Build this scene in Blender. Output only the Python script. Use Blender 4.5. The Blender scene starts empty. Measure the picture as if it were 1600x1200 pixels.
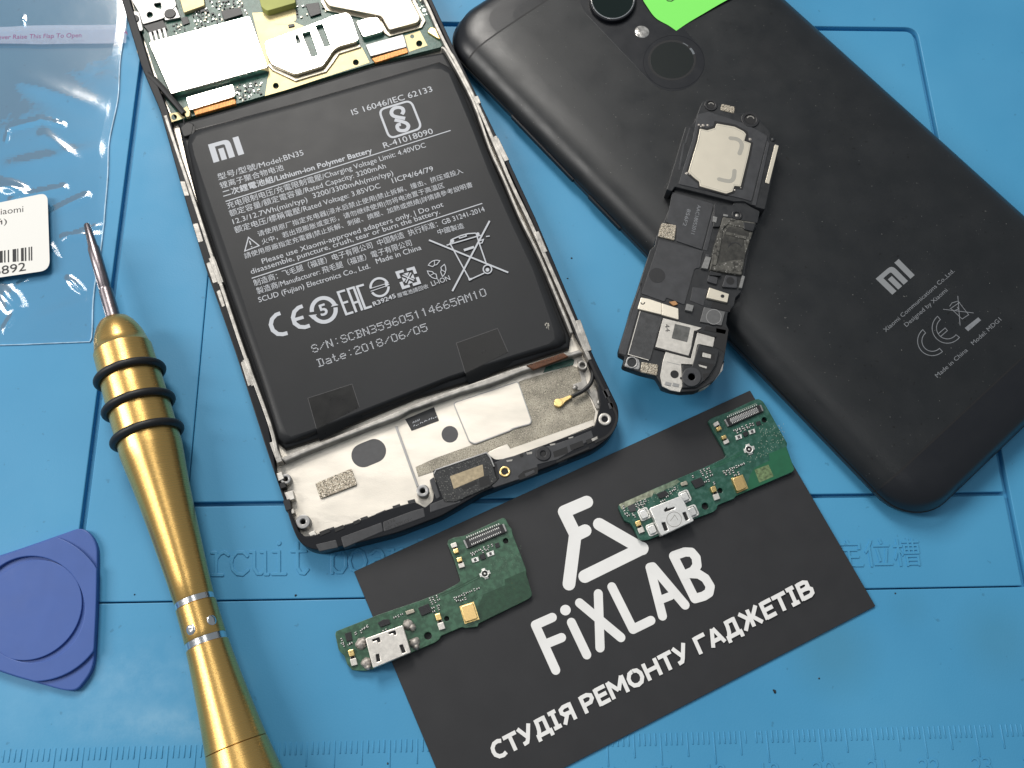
import bpy, bmesh, math, random
from mathutils import Vector, Euler, Matrix
random.seed(7)
S = bpy.context.scene
S.unit_settings.scale_length = 0.01            # one unit is one centimetre
COL = S.collection

# ------------------------------------------------------------------ camera
F, W, H = 1475.145, 1600.0, 1200.0
CAM = Vector((13.4435, 0.3957, 18.5838))
EUL = Euler((0.3374254, -0.0434825, -0.0227552), 'XYZ')
cd = bpy.data.cameras.new('camera'); cam = bpy.data.objects.new('camera', cd); COL.objects.link(cam)
cam.location = CAM; cam.rotation_euler = EUL
cd.sensor_fit = 'HORIZONTAL'; cd.sensor_width = 36.0; cd.lens = 36.0 * F / W
cd.clip_start = 0.1; cd.clip_end = 2000
S.camera = cam
RM = EUL.to_matrix()

# ------------------------------------------------------------------ light
w = bpy.data.worlds.new('World'); S.world = w; w.use_nodes = True
bg = w.node_tree.nodes['Background']; bg.inputs[0].default_value = (0.80, 0.90, 1.0, 1); bg.inputs[1].default_value = 0.23
def area(name, loc, target, sx, sy, power, col):
    l = bpy.data.lights.new(name, 'AREA'); l.shape = 'RECTANGLE'; l.size = sx; l.size_y = sy; l.energy = power; l.color = col
    o = bpy.data.objects.new(name, l); COL.objects.link(o); o.location = loc
    d = Vector(target) - Vector(loc); o.rotation_euler = d.to_track_quat('-Z', 'Y').to_euler()
    return o
area('ceiling_lamp', (-4, 63, 62), (13, 8, 0), 25, 32, 43000, (1.0, 0.96, 0.90))
area('side_lamp', (-48, 12, 52), (13, 7, 0), 14, 46, 31000, (1.0, 0.97, 0.93))
area('tube_lamp', (20, 32, 105), (15, 7, 0), 10, 70, 8000, (1.0, 0.98, 0.95))
vs = S.view_settings
S.display_settings.display_device = 'sRGB'
vs.view_transform = 'Standard'; vs.look = 'None'; vs.exposure = 0.13; vs.gamma = 1.0; vs.use_curve_mapping = False
S.render.engine = 'CYCLES'
S.cycles.max_bounces = 8; S.cycles.transparent_max_bounces = 16
S.cycles.caustics_reflective = False; S.cycles.caustics_refractive = False

# ------------------------------------------------------------------ where a traced point lies on a level plane
def at(px, py, z=0.0):
    d = RM @ Vector(((px - W/2)/F, -(py - H/2)/F, -1.0))
    t = (z - CAM.z) / d.z
    return CAM + d * t
def xy(p, z): v = at(p[0], p[1], z); return (v.x, v.y)
def cm(p, z, px=1.0):                           # centimetres that px picture-widths span there
    a = at(p[0]-5, p[1], z); b = at(p[0]+5, p[1], z); c = at(p[0], p[1]-5, z); e = at(p[0], p[1]+5, z)
    return px * ((a-b).length + (c-e).length) / 20.0
def T(x0, y0, s): return lambda *pts: [(x0 + a/s, y0 + b/s) for a, b in pts]
A1 = T(180, 0, 16/3); A2 = T(450, 0, 16/3); B1 = T(420, 650, 16/3); B2 = T(680, 560, 16/3); B3 = T(650, 480, 16/3)
S1 = T(940, 130, 16/3); S2 = T(940, 300, 16/3); S3 = T(920, 440, 16/3)
P1 = T(500, 800, 40/9); P2 = T(930, 610, 4.8394); K = T(820, 760, 4.0); G = T(0, 800, 4.0)
C55 = T(550, 120, 16/3); C35 = T(350, 330, 16/3); C60 = T(600, 330, 16/3); C30 = T(300, 150, 16/3)
C48 = T(400, 480, 16/3); CE7 = T(410, 400, 1600/310); CP7 = T(1330, 350, 40/9); CB = T(590, 130, 10.91)

# ------------------------------------------------------------------ outline helpers
def area2(l): return sum(l[i-1][0]*l[i][1] - l[i][0]*l[i-1][1] for i in range(len(l)))
def ccw(l): return list(l) if area2(l) > 0 else list(reversed(l))
def rnd(pts, r, n=4):
    out = []; N = len(pts)
    for i in range(N):
        a, b, c = Vector(pts[i-1]), Vector(pts[i]), Vector(pts[(i+1) % N])
        la, lc = (a-b).length, (c-b).length
        rr = r[i] if isinstance(r, (list, tuple)) else r
        q = min(rr, la*.48, lc*.48)
        if q <= 1e-6: out.append(tuple(b)); continue
        p0, p1 = b + (a-b).normalized()*q, b + (c-b).normalized()*q
        for k in range(n+1):
            t = k/n; v = p0*(1-t)**2 + b*2*t*(1-t) + p1*t*t; out.append((v.x, v.y))
    return out
def inset(l, d):
    N = len(l); out = []
    for i in range(N):
        a, b, c = Vector(l[i-1]), Vector(l[i]), Vector(l[(i+1) % N])
        e1 = (b-a); e2 = (c-b)
        if e1.length < 1e-7: e1 = e2
        if e2.length < 1e-7: e2 = e1
        e1 = e1.normalized(); e2 = e2.normalized()
        n1 = Vector((-e1.y, e1.x)); n2 = Vector((-e2.y, e2.x)); m = n1 + n2
        if m.length < 1e-4: m = n1
        m.normalize(); k = d / max(0.5, m.dot(n1)); v = b + m*k; out.append((v.x, v.y))
    return out
def Q(q, u, v):                                 # q: TL TR BR BL
    a, b, c, d = [Vector(x) for x in q]
    t = a*(1-u) + b*u; s = d*(1-u) + c*u; r = t*(1-v) + s*v
    return (r.x, r.y)
def QR(q, u0, v0, u1, v1): return [Q(q, u0, v0), Q(q, u1, v0), Q(q, u1, v1), Q(q, u0, v1)]
def box(c, l, wd, ang):                         # picture rectangle at an angle (degrees, up is positive)
    a = math.radians(ang); u = Vector((math.cos(a), -math.sin(a)))*l/2; v = Vector((math.sin(a), math.cos(a)))*wd/2
    c = Vector(c); return [tuple(c-u-v), tuple(c+u-v), tuple(c+u+v), tuple(c-u+v)]
def circ(c, r, n=32, ry=None):
    ry = ry or r; return [(c[0] + r*math.cos(2*math.pi*k/n), c[1] + ry*math.sin(2*math.pi*k/n)) for k in range(n)]
def arc(c, r, a0, a1, n=16): return [(c[0] + r*math.cos(math.radians(a0+(a1-a0)*k/n)), c[1] - r*math.sin(math.radians(a0+(a1-a0)*k/n))) for k in range(n+1)]
def smooth(pts, n=5):
    out = []; P = [Vector(p) for p in pts]; P = [P[0]*2-P[1]] + P + [P[-1]*2-P[-2]]
    for i in range(1, len(P)-2):
        for k in range(n):
            t = k/n; a, b, c, d = P[i-1], P[i], P[i+1], P[i+2]
            out.append(tuple(0.5*((2*b) + (c-a)*t + (2*a-5*b+4*c-d)*t*t + (3*b-a-3*c+d)*t**3)))
    out.append(tuple(P[-2])); return out

FONT = bpy.data.curves.new('lettering', 'FONT'); FONTO = bpy.data.objects.new('lettering', FONT)
FONT.resolution_u = 3
class MB:
    def __init__(s): s.v = []; s.f = []; s.m = []; s.cur = 0; s.eps = 0.0
    def add(s, vs, fs):
        b = len(s.v); s.v += [tuple(v) for v in vs]
        for f in fs: s.f.append(tuple(b+i for i in f)); s.m.append(s.cur)
        return s
    def prism_xy(s, l, z0, z1, bev=0.0, segs=2):
        l = ccw(l); N = len(l); rings = [[(x, y, z0) for x, y in l]]
        if bev > 0:
            for k in range(segs+1):
                a = math.pi/2*k/segs
                li = inset(l, bev*(1-math.cos(a))) if k else l
                rings.append([(x, y, z1 - bev + bev*math.sin(a)) for x, y in li])
        else: rings.append([(x, y, z1) for x, y in l])
        vs = [p for r in rings for p in r]; fs = []
        for k in range(len(rings)-1):
            for i in range(N):
                j = (i+1) % N; fs.append((k*N+i, k*N+j, (k+1)*N+j, (k+1)*N+i))
        fs.append(tuple((len(rings)-1)*N+i for i in range(N))); fs.append(tuple(reversed(range(N))))
        return s.add(vs, fs)
    def prism(s, pts, z0, z1, bev=0.0, r=0, n=4, segs=2):
        if r: pts = rnd(pts, r, n)
        return s.prism_xy([xy(p, z1) for p in pts], z0, z1, bev, segs)
    def sheet(s, pts, z, r=0):
        if r: pts = rnd(pts, r)
        l = ccw([xy(p, z + s.eps) for p in pts]); s.add([(x, y, z + s.eps) for x, y in l], [tuple(range(len(l)))]); s.eps += 0.0004
        return s
    def holed_xy(s, loops, z0, z1, bev=0.0):
        c = bpy.data.curves.new('tmp', 'CURVE'); c.dimensions = '2D'; c.fill_mode = 'BOTH'
        c.extrude = max(1e-5, (z1-z0)/2 - bev); c.bevel_depth = bev; c.bevel_resolution = 1; c.offset = -bev
        for l in loops:
            sp = c.splines.new('POLY'); sp.points.add(len(l)-1); sp.use_cyclic_u = True
            for i, (x, y) in enumerate(l): sp.points[i].co = (x, y, 0, 1)
        o = bpy.data.objects.new('tmp', c); me = bpy.data.meshes.new_from_object(o)
        zc = (z0+z1)/2
        s.add([(v.co.x, v.co.y, v.co.z+zc) for v in me.vertices], [tuple(p.vertices) for p in me.polygons])
        bpy.data.objects.remove(o); bpy.data.curves.remove(c); bpy.data.meshes.remove(me)
        return s
    def holed(s, loops, z0, z1, bev=0.0): return s.holed_xy([[xy(p, z1) for p in l] for l in loops], z0, z1, bev)
    def cyl(s, c, rpx, z0, z1, hole=0, bev=0.0, n=28):
        P = at(c[0], c[1], z1); k = cm(c, z1); r = rpx*k
        lo = [(P.x + r*math.cos(2*math.pi*i/n), P.y + r*math.sin(2*math.pi*i/n)) for i in range(n)]
        if hole:
            h = hole*k; li = [(P.x + h*math.cos(2*math.pi*i/n), P.y + h*math.sin(2*math.pi*i/n)) for i in range(n)]
            return s.holed_xy([lo, li], z0, z1, bev)
        return s.prism_xy(lo, z0, z1, bev)
    def dome(s, c, rpx, z0, h, n=20, m=5, wob=0.0):
        P = at(c[0], c[1], z0+h*.5); r = rpx*cm(c, z0); vs = []; fs = []
        for k in range(m):
            a = math.pi/2*k/m
            for i in range(n):
                q = 1 + wob*(random.random()-.5)
                vs.append((P.x + r*q*math.cos(a)*math.cos(2*math.pi*i/n), P.y + r*q*math.cos(a)*math.sin(2*math.pi*i/n), z0 + h*math.sin(a)))
        vs.append((P.x, P.y, z0+h))
        for k in range(m-1):
            for i in range(n): j = (i+1) % n; fs.append((k*n+i, k*n+j, (k+1)*n+j, (k+1)*n+i))
        for i in range(n): fs.append(((m-1)*n+i, (m-1)*n+(i+1) % n, m*n))
        return s.add(vs, fs)
    def outline_of(s, pts, hw, closed=False, cap=True):
        P = [Vector(p) for p in pts]; N = len(P); L = []; R = []
        for i in range(N):
            if closed: a, c = P[i-1], P[(i+1) % N]
            else: a, c = P[max(0, i-1)], P[min(N-1, i+1)]
            b = P[i]; e1 = (b-a) if (b-a).length > 1e-9 else (c-b); e2 = (c-b) if (c-b).length > 1e-9 else (b-a)
            e1 = e1.normalized(); e2 = e2.normalized(); n1 = Vector((-e1.y, e1.x)); n2 = Vector((-e2.y, e2.x)); m = (n1+n2)
            m = m.normalized() if m.length > 1e-4 else n1
            k = hw / max(.45, m.dot(n1)); L.append(b + m*k); R.append(b - m*k)
        if closed: return [[tuple(x) for x in L], [tuple(x) for x in R]]
        if cap:
            d = (P[-1]-P[-2]).normalized(); a = math.atan2(d.y, d.x)
            ce = [P[-1] + Vector((math.cos(a+math.pi/2-math.pi*k/8), math.sin(a+math.pi/2-math.pi*k/8)))*hw for k in range(1, 8)]
            d = (P[0]-P[1]).normalized(); a = math.atan2(d.y, d.x)
            cs = [P[0] + Vector((math.cos(a+math.pi/2-math.pi*k/8), math.sin(a+math.pi/2-math.pi*k/8)))*hw for k in range(1, 8)]
        else: ce = cs = []
        return [tuple(x) for x in L + ce + R[::-1] + cs]
    def stroke(s, pts, wpx, z0, z1=None, closed=False, cap=False, bev=0.0):
        flat = z1 is None; zz = z0 if flat else z1
        hw = cm(pts[0], zz)*wpx/2; P = [xy(p, zz) for p in pts]; o = s.outline_of(P, hw, closed, cap)
        if flat:
            z = z0 + s.eps; s.eps += 0.0004
            if closed:
                N = len(P); return s.add([(x, y, z) for x, y in o[0]+o[1]], [(i, N+i, N+(i+1) % N, (i+1) % N) for i in range(N)])
            N = len(P)
            if not cap: return s.add([(x, y, z) for x, y in o], [(i, 2*N-1-i, 2*N-2-i, i+1) for i in range(N-1)])
            l = ccw(o); return s.add([(x, y, z) for x, y in l], [tuple(range(len(l)))])
        if closed: return s.holed_xy(o, z0, z1, bev)
        return s.prism_xy(o, z0, z1, bev)
    def tube(s, pts, r, n=10, cap=True):
        P = [Vector(p) for p in pts]; vs = []; fs = []; up = Vector((0, 0, 1)); N = len(P)
        for i, p in enumerate(P):
            d = (P[min(N-1, i+1)] - P[max(0, i-1)]).normalized(); a = d.cross(up)
            a = a.normalized() if a.length > 1e-3 else Vector((1, 0, 0)); b = a.cross(d)
            rr = r[i] if isinstance(r, (list, tuple)) else r
            for k in range(n):
                t = 2*math.pi*k/n; vs.append(p + a*rr*math.cos(t) + b*rr*math.sin(t))
        for i in range(N-1):
            for k in range(n): j = (k+1) % n; fs.append((i*n+k, i*n+j, (i+1)*n+j, (i+1)*n+k))
        if cap: fs.append(tuple(range(n))[::-1]); fs.append(tuple((N-1)*n+k for k in range(n)))
        return s.add(vs, fs)
    def wire(s, pts, z, rpx, zs=None, n=8):
        r = cm(pts[0], z)*rpx; return s.tube([at(p[0], p[1], (zs[i] if zs else z)) for i, p in enumerate(pts)], r, n)
    def text(s, body, p0, p1, z, h=None, bold=0.0, th=0.0, zb=None):
        if bold:
            for k in range(8):
                a = 2*math.pi*k/8; dx, dy = bold*math.cos(a), bold*math.sin(a)
                s.text(body, (p0[0]+dx, p0[1]+dy), (p1[0]+dx, p1[1]+dy), z, h); s.eps += .0003
        FONT.body = body; FONT.offset = 0; FONT.extrude = 0; FONTO.data = FONT
        me = bpy.data.meshes.new_from_object(FONTO)
        if not me.vertices: return s
        xs = [v.co.x for v in me.vertices]; x0, x1 = min(xs), max(xs)
        a = at(p0[0], p0[1], z); b = at(p1[0], p1[1], z); u = (b-a); L = u.length; u.normalize(); n = Vector((-u.y, u.x, 0))
        sx = L/(x1-x0); sy = cm(p0, z, h)/0.69 if h else sx
        V = [a + u*((v.co.x-x0)*sx) + n*(v.co.y*sy) for v in me.vertices]
        Fs = [tuple(p.vertices) for p in me.polygons]
        zz = z + s.eps
        if th > 0:
            ed = {}
            for f in Fs:
                for i in range(len(f)): ed[(f[i-1], f[i])] = 1
            N = len(V); vs = [(v.x, v.y, zz) for v in V] + [(v.x, v.y, zz-th) for v in V]
            s.add(vs, Fs + [(i, i+N, j+N, j) for (i, j) in ed if (j, i) not in ed])
        else: s.add([(v.x, v.y, zz) for v in V], Fs)
        bpy.data.meshes.remove(me); return s
    def build(s, name, mats, parent=None, shade=True, **kw):
        root = parent
        while root is not None and root.parent is not None: root = root.parent
        if root is not None: off = Vector(root.location)
        else:
            xs = list(zip(*s.v)); off = Vector(((min(xs[0])+max(xs[0]))/2, (min(xs[1])+max(xs[1]))/2, min(xs[2])))
        me = bpy.data.meshes.new(name); me.from_pydata([(v[0]-off.x, v[1]-off.y, v[2]-off.z) for v in s.v], [], s.f)
        if not isinstance(mats, (list, tuple)): mats = [mats]
        for m in mats: me.materials.append(m)
        me.polygons.foreach_set('material_index', s.m); me.update()
        bm = bmesh.new(); bm.from_mesh(me)
        if not getattr(s, 'isup', False): bmesh.ops.recalc_face_normals(bm, faces=bm.faces)
        bm.to_mesh(me); bm.free()
        if shade: me.shade_smooth(); me.set_sharp_from_angle(angle=math.radians(38))
        for p in me.polygons:
            if abs(p.normal.z) > .9995: p.use_smooth = False
        o = bpy.data.objects.new(name, me); COL.objects.link(o)
        if parent is None: o.location = off
        else: o.parent = parent
        for k, v in kw.items(): o[k] = v
        return o
    def each(s, name, mats, parent, most=100):  # every separate piece an object of its own
        par = list(range(len(s.v)))
        def find(i):
            while par[i] != i: par[i] = par[par[i]]; i = par[i]
            return i
        for f in s.f:
            r = find(f[0])
            for i in f[1:]: par[find(i)] = r
        g = {}
        for f in s.f: g.setdefault(find(f[0]), []).append(f)
        res = []
        def size(fs): i = [v for f in fs for v in f]; return -(max(s.v[k][0] for k in i)-min(s.v[k][0] for k in i))*(max(s.v[k][1] for k in i)-min(s.v[k][1] for k in i))
        gs = sorted(g.values(), key=size)
        def emit(fs, **kw):
            ids = sorted({v for f in fs for v in f}); mp = {v: k for k, v in enumerate(ids)}
            m = MB(); m.v = [s.v[i] for i in ids]; m.f = [tuple(mp[i] for i in f) for f in fs]; m.m = [0]*len(fs); m.isup = getattr(s, 'isup', False)
            return m.build(name, mats, parent, **kw)
        for fs in gs[:most]: res.append(emit(fs))
        rest = [f for fs in gs[most:] for f in fs]
        if rest: emit(rest, kind='stuff')
        return res
def up(mb):                                     # printed sheets: every face looks up
    for i, f in enumerate(mb.f):
        a, b, c = [Vector(mb.v[j]) for j in f[:3]]
        if (b-a).cross(c-a).z < 0: mb.f[i] = tuple(reversed(f))
    mb.isup = True
    return mb
def thing(name, label, cat, p, z=0.0, group=None):
    o = bpy.data.objects.new(name, None); COL.objects.link(o); o.empty_display_size = .3
    o.location = at(p[0], p[1], z); o['label'] = label; o['category'] = cat
    if group: o['group'] = group
    return o

# ------------------------------------------------------------------ materials
def M(name, col, rough=.5, metal=0.0, spec=.5, var=0.0, vs=2.0, bump=0.0, bs=60.0, stretch=None, speck=None, rvar=0.0, coat=0.0, aniso=0.0, col2=None, mixlo=.45, mixhi=.6):
    m = bpy.data.materials.new(name); m.use_nodes = True; nt = m.node_tree; N = nt.nodes; L = nt.links
    b = N['Principled BSDF']; b.inputs['Roughness'].default_value = rough; b.inputs['Metallic'].default_value = metal
    b.inputs['Specular IOR Level'].default_value = spec; b.inputs['Coat Weight'].default_value = coat
    b.inputs['Anisotropic'].default_value = aniso
    tc = N.new('ShaderNodeTexCoord'); mp = N.new('ShaderNodeMapping'); L.new(tc.outputs['Object'], mp.inputs[0])
    if stretch: mp.inputs['Scale'].default_value = stretch[0]; mp.inputs['Rotation'].default_value = stretch[1]
    rgb = N.new('ShaderNodeRGB'); rgb.outputs[0].default_value = (*col, 1); out = rgb.outputs[0]
    def noise(scale, det=4, src=None):
        n = N.new('ShaderNodeTexNoise'); n.inputs['Scale'].default_value = scale; n.inputs['Detail'].default_value = det
        L.new((src or mp).outputs[0 if src is None else 'Object'], n.inputs['Vector']); return n
    def mix(fac, a, bcol, lo=.45, hi=.6):
        r = N.new('ShaderNodeMapRange'); r.inputs[1].default_value = lo; r.inputs[2].default_value = hi; L.new(fac, r.inputs[0])
        x = N.new('ShaderNodeMix'); x.data_type = 'RGBA'; L.new(r.outputs[0], x.inputs[0]); L.new(a, x.inputs[6]); x.inputs[7].default_value = (*bcol, 1)
        return x.outputs[2]
    if col2: out = mix(noise(vs, 5).outputs[0], out, col2, mixlo, mixhi)
    if var:
        n = noise(vs, 6); r = N.new('ShaderNodeMapRange'); r.inputs[1].default_value = .3; r.inputs[2].default_value = .7
        r.inputs[3].default_value = 1-var; r.inputs[4].default_value = 1+var; L.new(n.outputs[0], r.inputs[0])
        h = N.new('ShaderNodeHueSaturation'); L.new(r.outputs[0], h.inputs['Value']); L.new(out, h.inputs['Color']); out = h.outputs[0]
    if speck:
        for sc, th, c in speck:
            n = noise(sc, 1, tc); out = mix(n.outputs[0], out, c, th, th+.03)
    L.new(out, b.inputs['Base Color'])
    if rvar:
        n = noise(vs*1.7, 5); r = N.new('ShaderNodeMapRange'); r.inputs[1].default_value = .3; r.inputs[2].default_value = .7
        r.inputs[3].default_value = max(.02, rough-rvar); r.inputs[4].default_value = rough+rvar; L.new(n.outputs[0], r.inputs[0]); L.new(r.outputs[0], b.inputs['Roughness'])
    if bump:
        n = noise(bs, 4); bp = N.new('ShaderNodeBump'); bp.inputs['Strength'].default_value = bump; bp.inputs['Distance'].default_value = .01
        L.new(n.outputs[0], bp.inputs['Height']); L.new(bp.outputs[0], b.inputs['Normal'])
    return m
RZ = (0, 0, 0)
m_paper = M('white_paper', (.80, .79, .75), .6, bump=.1)
m_card = M('matte_black_card', (.024, .024, .026), .48, spec=.45, var=.08, vs=1.5, bump=.12, bs=120, rvar=.05)
m_ink = M('white_ink', (.84, .83, .81), .5, var=.04)
m_black = M('black_plastic', (.016, .017, .019), .42, var=.2, vs=4, bump=.12, bs=50, rvar=.1)
m_dark = M('grey_black_plastic', (.038, .039, .043), .45, var=.2, vs=5, bump=.25, bs=90, rvar=.1)
m_pit = M('black_recess', (.006, .006, .007), .6)
m_rub = M('black_rubber', (.012, .012, .013), .5, bump=.08)
m_batt = M('battery_wrap', (.029, .030, .032), .38, spec=.18, var=.05, vs=1.2, bump=.05, bs=18, rvar=.015)
m_tape = M('black_tape', (.010, .010, .010), .30, spec=.3, var=.04, vs=3, bump=.04, bs=4, rvar=.03)
m_print = M('grey_print', (.50, .52, .56), .5)
m_print2 = M('dim_grey_print', (.20, .21, .225), .5, var=.15, vs=20)
m_silver = M('machined_aluminium', (.74, .69, .61), .42, .86, var=.10, vs=1.2, bump=.22, bs=34, stretch=((1, 3, 1), (0, 0, .6)), rvar=.06)
m_rail = M('cast_magnesium_rail', (.36, .345, .32), .46, .7, var=.3, vs=6, bump=.3, bs=30)
m_shield = M('shield_can_metal', (.84, .82, .77), .16, 1, var=.04, vs=2, bump=.05, bs=20)
m_beige = M('nickel_shield_metal', (.46, .42, .34), .42, .9, var=.05, vs=2, bump=.08, bs=30)
m_greycap = M('grey_metal_cover', (.36, .355, .35), .42, .85, var=.08, vs=4, bump=.1)
m_pale = M('pale_gold_plating', (.95, .87, .72), .3, .45, bump=.05)
m_gold = M('gold_plating', (.90, .66, .28), .30, 1, var=.1, vs=9, bump=.1, bs=40)
m_cream = M('cream_copper_pour', (.62, .52, .28), .45, .35, var=.08, vs=5, bump=.1)
m_copper = M('orange_flex_film', (.50, .20, .04), .35, .3, var=.5, vs=9, stretch=((5, 1, 1), (0, 0, -.36)), bump=.3, bs=30)
m_brown = M('brown_flex_film', (.10, .035, .012), .3, .2, var=.5, vs=14, stretch=((5, 1, 1), (0, 0, -.36)), bump=.2)
m_pcb = M('green_circuit_board', (.036, .095, .056), .36, var=.25, vs=9, bump=.25, bs=26, col2=(.044, .115, .068), mixlo=.5, mixhi=.53)
m_pcb2 = M('teal_circuit_board', (.017, .088, .060), .34, var=.25, vs=9, bump=.35, bs=30, col2=(.03, .10, .075), mixlo=.52, mixhi=.55)
m_bare = M('dark_bare_board', (.017, .058, .030), .4, var=.25, vs=14, bump=.2, bs=40, speck=[(7, .70, (.055, .060, .02))])
m_bare2 = M('bright_bare_board', (.014, .115, .055), .38, var=.1, vs=6)
m_chip = M('chip_resin', (.014, .014, .016), .42, bump=.15, bs=120)
m_chip2 = M('grey_chip_resin', (.055, .055, .058), .42, bump=.15, bs=120)
m_tin = M('tinned_solder', (.82, .81, .77), .30, .45, var=.2, vs=20, bump=.3, bs=60)
m_flux = M('dull_solder', (.46, .42, .38), .5, .45, var=.35, vs=18, bump=.6, bs=30)
m_usb = M('port_steel', (.76, .72, .66), .36, .65, var=.12, vs=12, bump=.12, bs=60)
m_usb2 = M('clean_port_steel', (.84, .83, .80), .30, .6, var=.05, vs=12, bump=.06, bs=60)
m_olive = M('olive_foam', (.42, .44, .12), .6, var=.08)
m_mesh = M('conductive_fabric', (.34, .31, .25), .5, .5, var=.35, vs=2.2, bump=.8, bs=70, speck=[(60, .60, (.10, .09, .07)), (75, .63, (.62, .58, .48))])
m_foam = M('speckled_conductive_foam', (.36, .31, .24), .5, .5, var=.3, vs=30, bump=1.0, bs=50, speck=[(42, .56, (.05, .045, .035)), (55, .58, (.80, .74, .62))])
m_graph = M('grey_graphite_film', (.075, .075, .078), .5, var=.08, vs=8)
m_tan = M('tan_mesh', (.42, .34, .22), .7, var=.2, vs=16, bump=.4, bs=60)
m_gask = M('dusty_rubber_gasket', (.030, .031, .032), .7, var=.3, vs=10, bump=.5, bs=40, speck=[(36, .62, (.14, .14, .13))])
m_dirty = M('grimy_rubber', (.075, .072, .062), .6, var=.5, vs=6, bump=.7, bs=16, speck=[(26, .64, (.28, .27, .25)), (11, .60, (.025, .024, .02))])
m_spk = M('speaker_plate', (.74, .68, .56), .40, .55, var=.03, vs=3, bump=.05)
m_mark = M('grey_smear', (.42, .40, .35), .45, .4)
m_lsil = M('laser_silver_coat', (.64, .61, .56), .42, .8, var=.12, vs=10, bump=.2, bs=40)
m_pick = M('blue_nylon', (.055, .115, .36), .46, spec=.35, var=.04, vs=2, bump=.10, bs=90, rvar=.05)
m_bit = M('bit_steel', (.26, .23, .24), .30, 1, var=.2, vs=6, bump=.2, bs=20, stretch=((6, 1, 6), (0, 0, 0)))
m_alu = M('bright_aluminium', (.80, .80, .80), .2, 1, bump=.2, bs=30)
m_note = M('green_sticky_paper', (.22, .83, .13), .7, bump=.05)
m_lens = M('lens_glass', (.004, .010, .008), .08, spec=.6)
m_finger = M('gloss_black', (.010, .013, .012), .28, spec=.5)
m_dot = M('silver_rim', (.75, .74, .72), .18, 1)
m_pur = M('purple_ink', (.20, .035, .16), .5)
m_fr = M('black_frame_edge', (.008, .009, .012), .38, spec=.2, var=.1, bump=.04)
m_flash = M('flash_lens', (.55, .53, .50), .12, .6, var=.5, vs=9, bump=1.0, bs=12)

def phone_back_material():
    m = M('worn_black_anodised', (.0120, .0135, .0150), .38, .1, spec=.55, var=.12, vs=.9, bump=.10, bs=120, rvar=.06,
          speck=[(11, .735, (.006, .006, .006)), (23, .775, (.16, .16, .15))])
    return m
m_back = phone_back_material()
m_cap = M('satin_black_cap', (.009, .010, .013), .34, spec=.5, bump=.04, bs=150, rvar=.03)

def gold_handle():
    m = bpy.data.materials.new('anodised_gold'); m.use_nodes = True; nt = m.node_tree; N = nt.nodes; L = nt.links; b = N['Principled BSDF']
    b.inputs['Base Color'].default_value = (.76, .48, .16, 1); b.inputs['Metallic'].default_value = .95; b.inputs['Roughness'].default_value = .30
    uv = N.new('ShaderNodeUVMap'); mp = N.new('ShaderNodeMapping'); mp.inputs['Scale'].default_value = (1.2, 60, 1); L.new(uv.outputs[0], mp.inputs[0])
    n = N.new('ShaderNodeTexNoise'); n.inputs['Scale'].default_value = 3; n.inputs['Detail'].default_value = 5; L.new(mp.outputs[0], n.inputs['Vector'])
    bp = N.new('ShaderNodeBump'); bp.inputs['Strength'].default_value = .12; bp.inputs['Distance'].default_value = .01; L.new(n.outputs[0], bp.inputs['Height']); L.new(bp.outputs[0], b.inputs['Normal'])
    r = N.new('ShaderNodeMapRange'); r.inputs[3].default_value = .22; r.inputs[4].default_value = .34; L.new(n.outputs[0], r.inputs[0]); L.new(r.outputs[0], b.inputs['Roughness'])
    return m
m_goldh = gold_handle()

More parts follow.
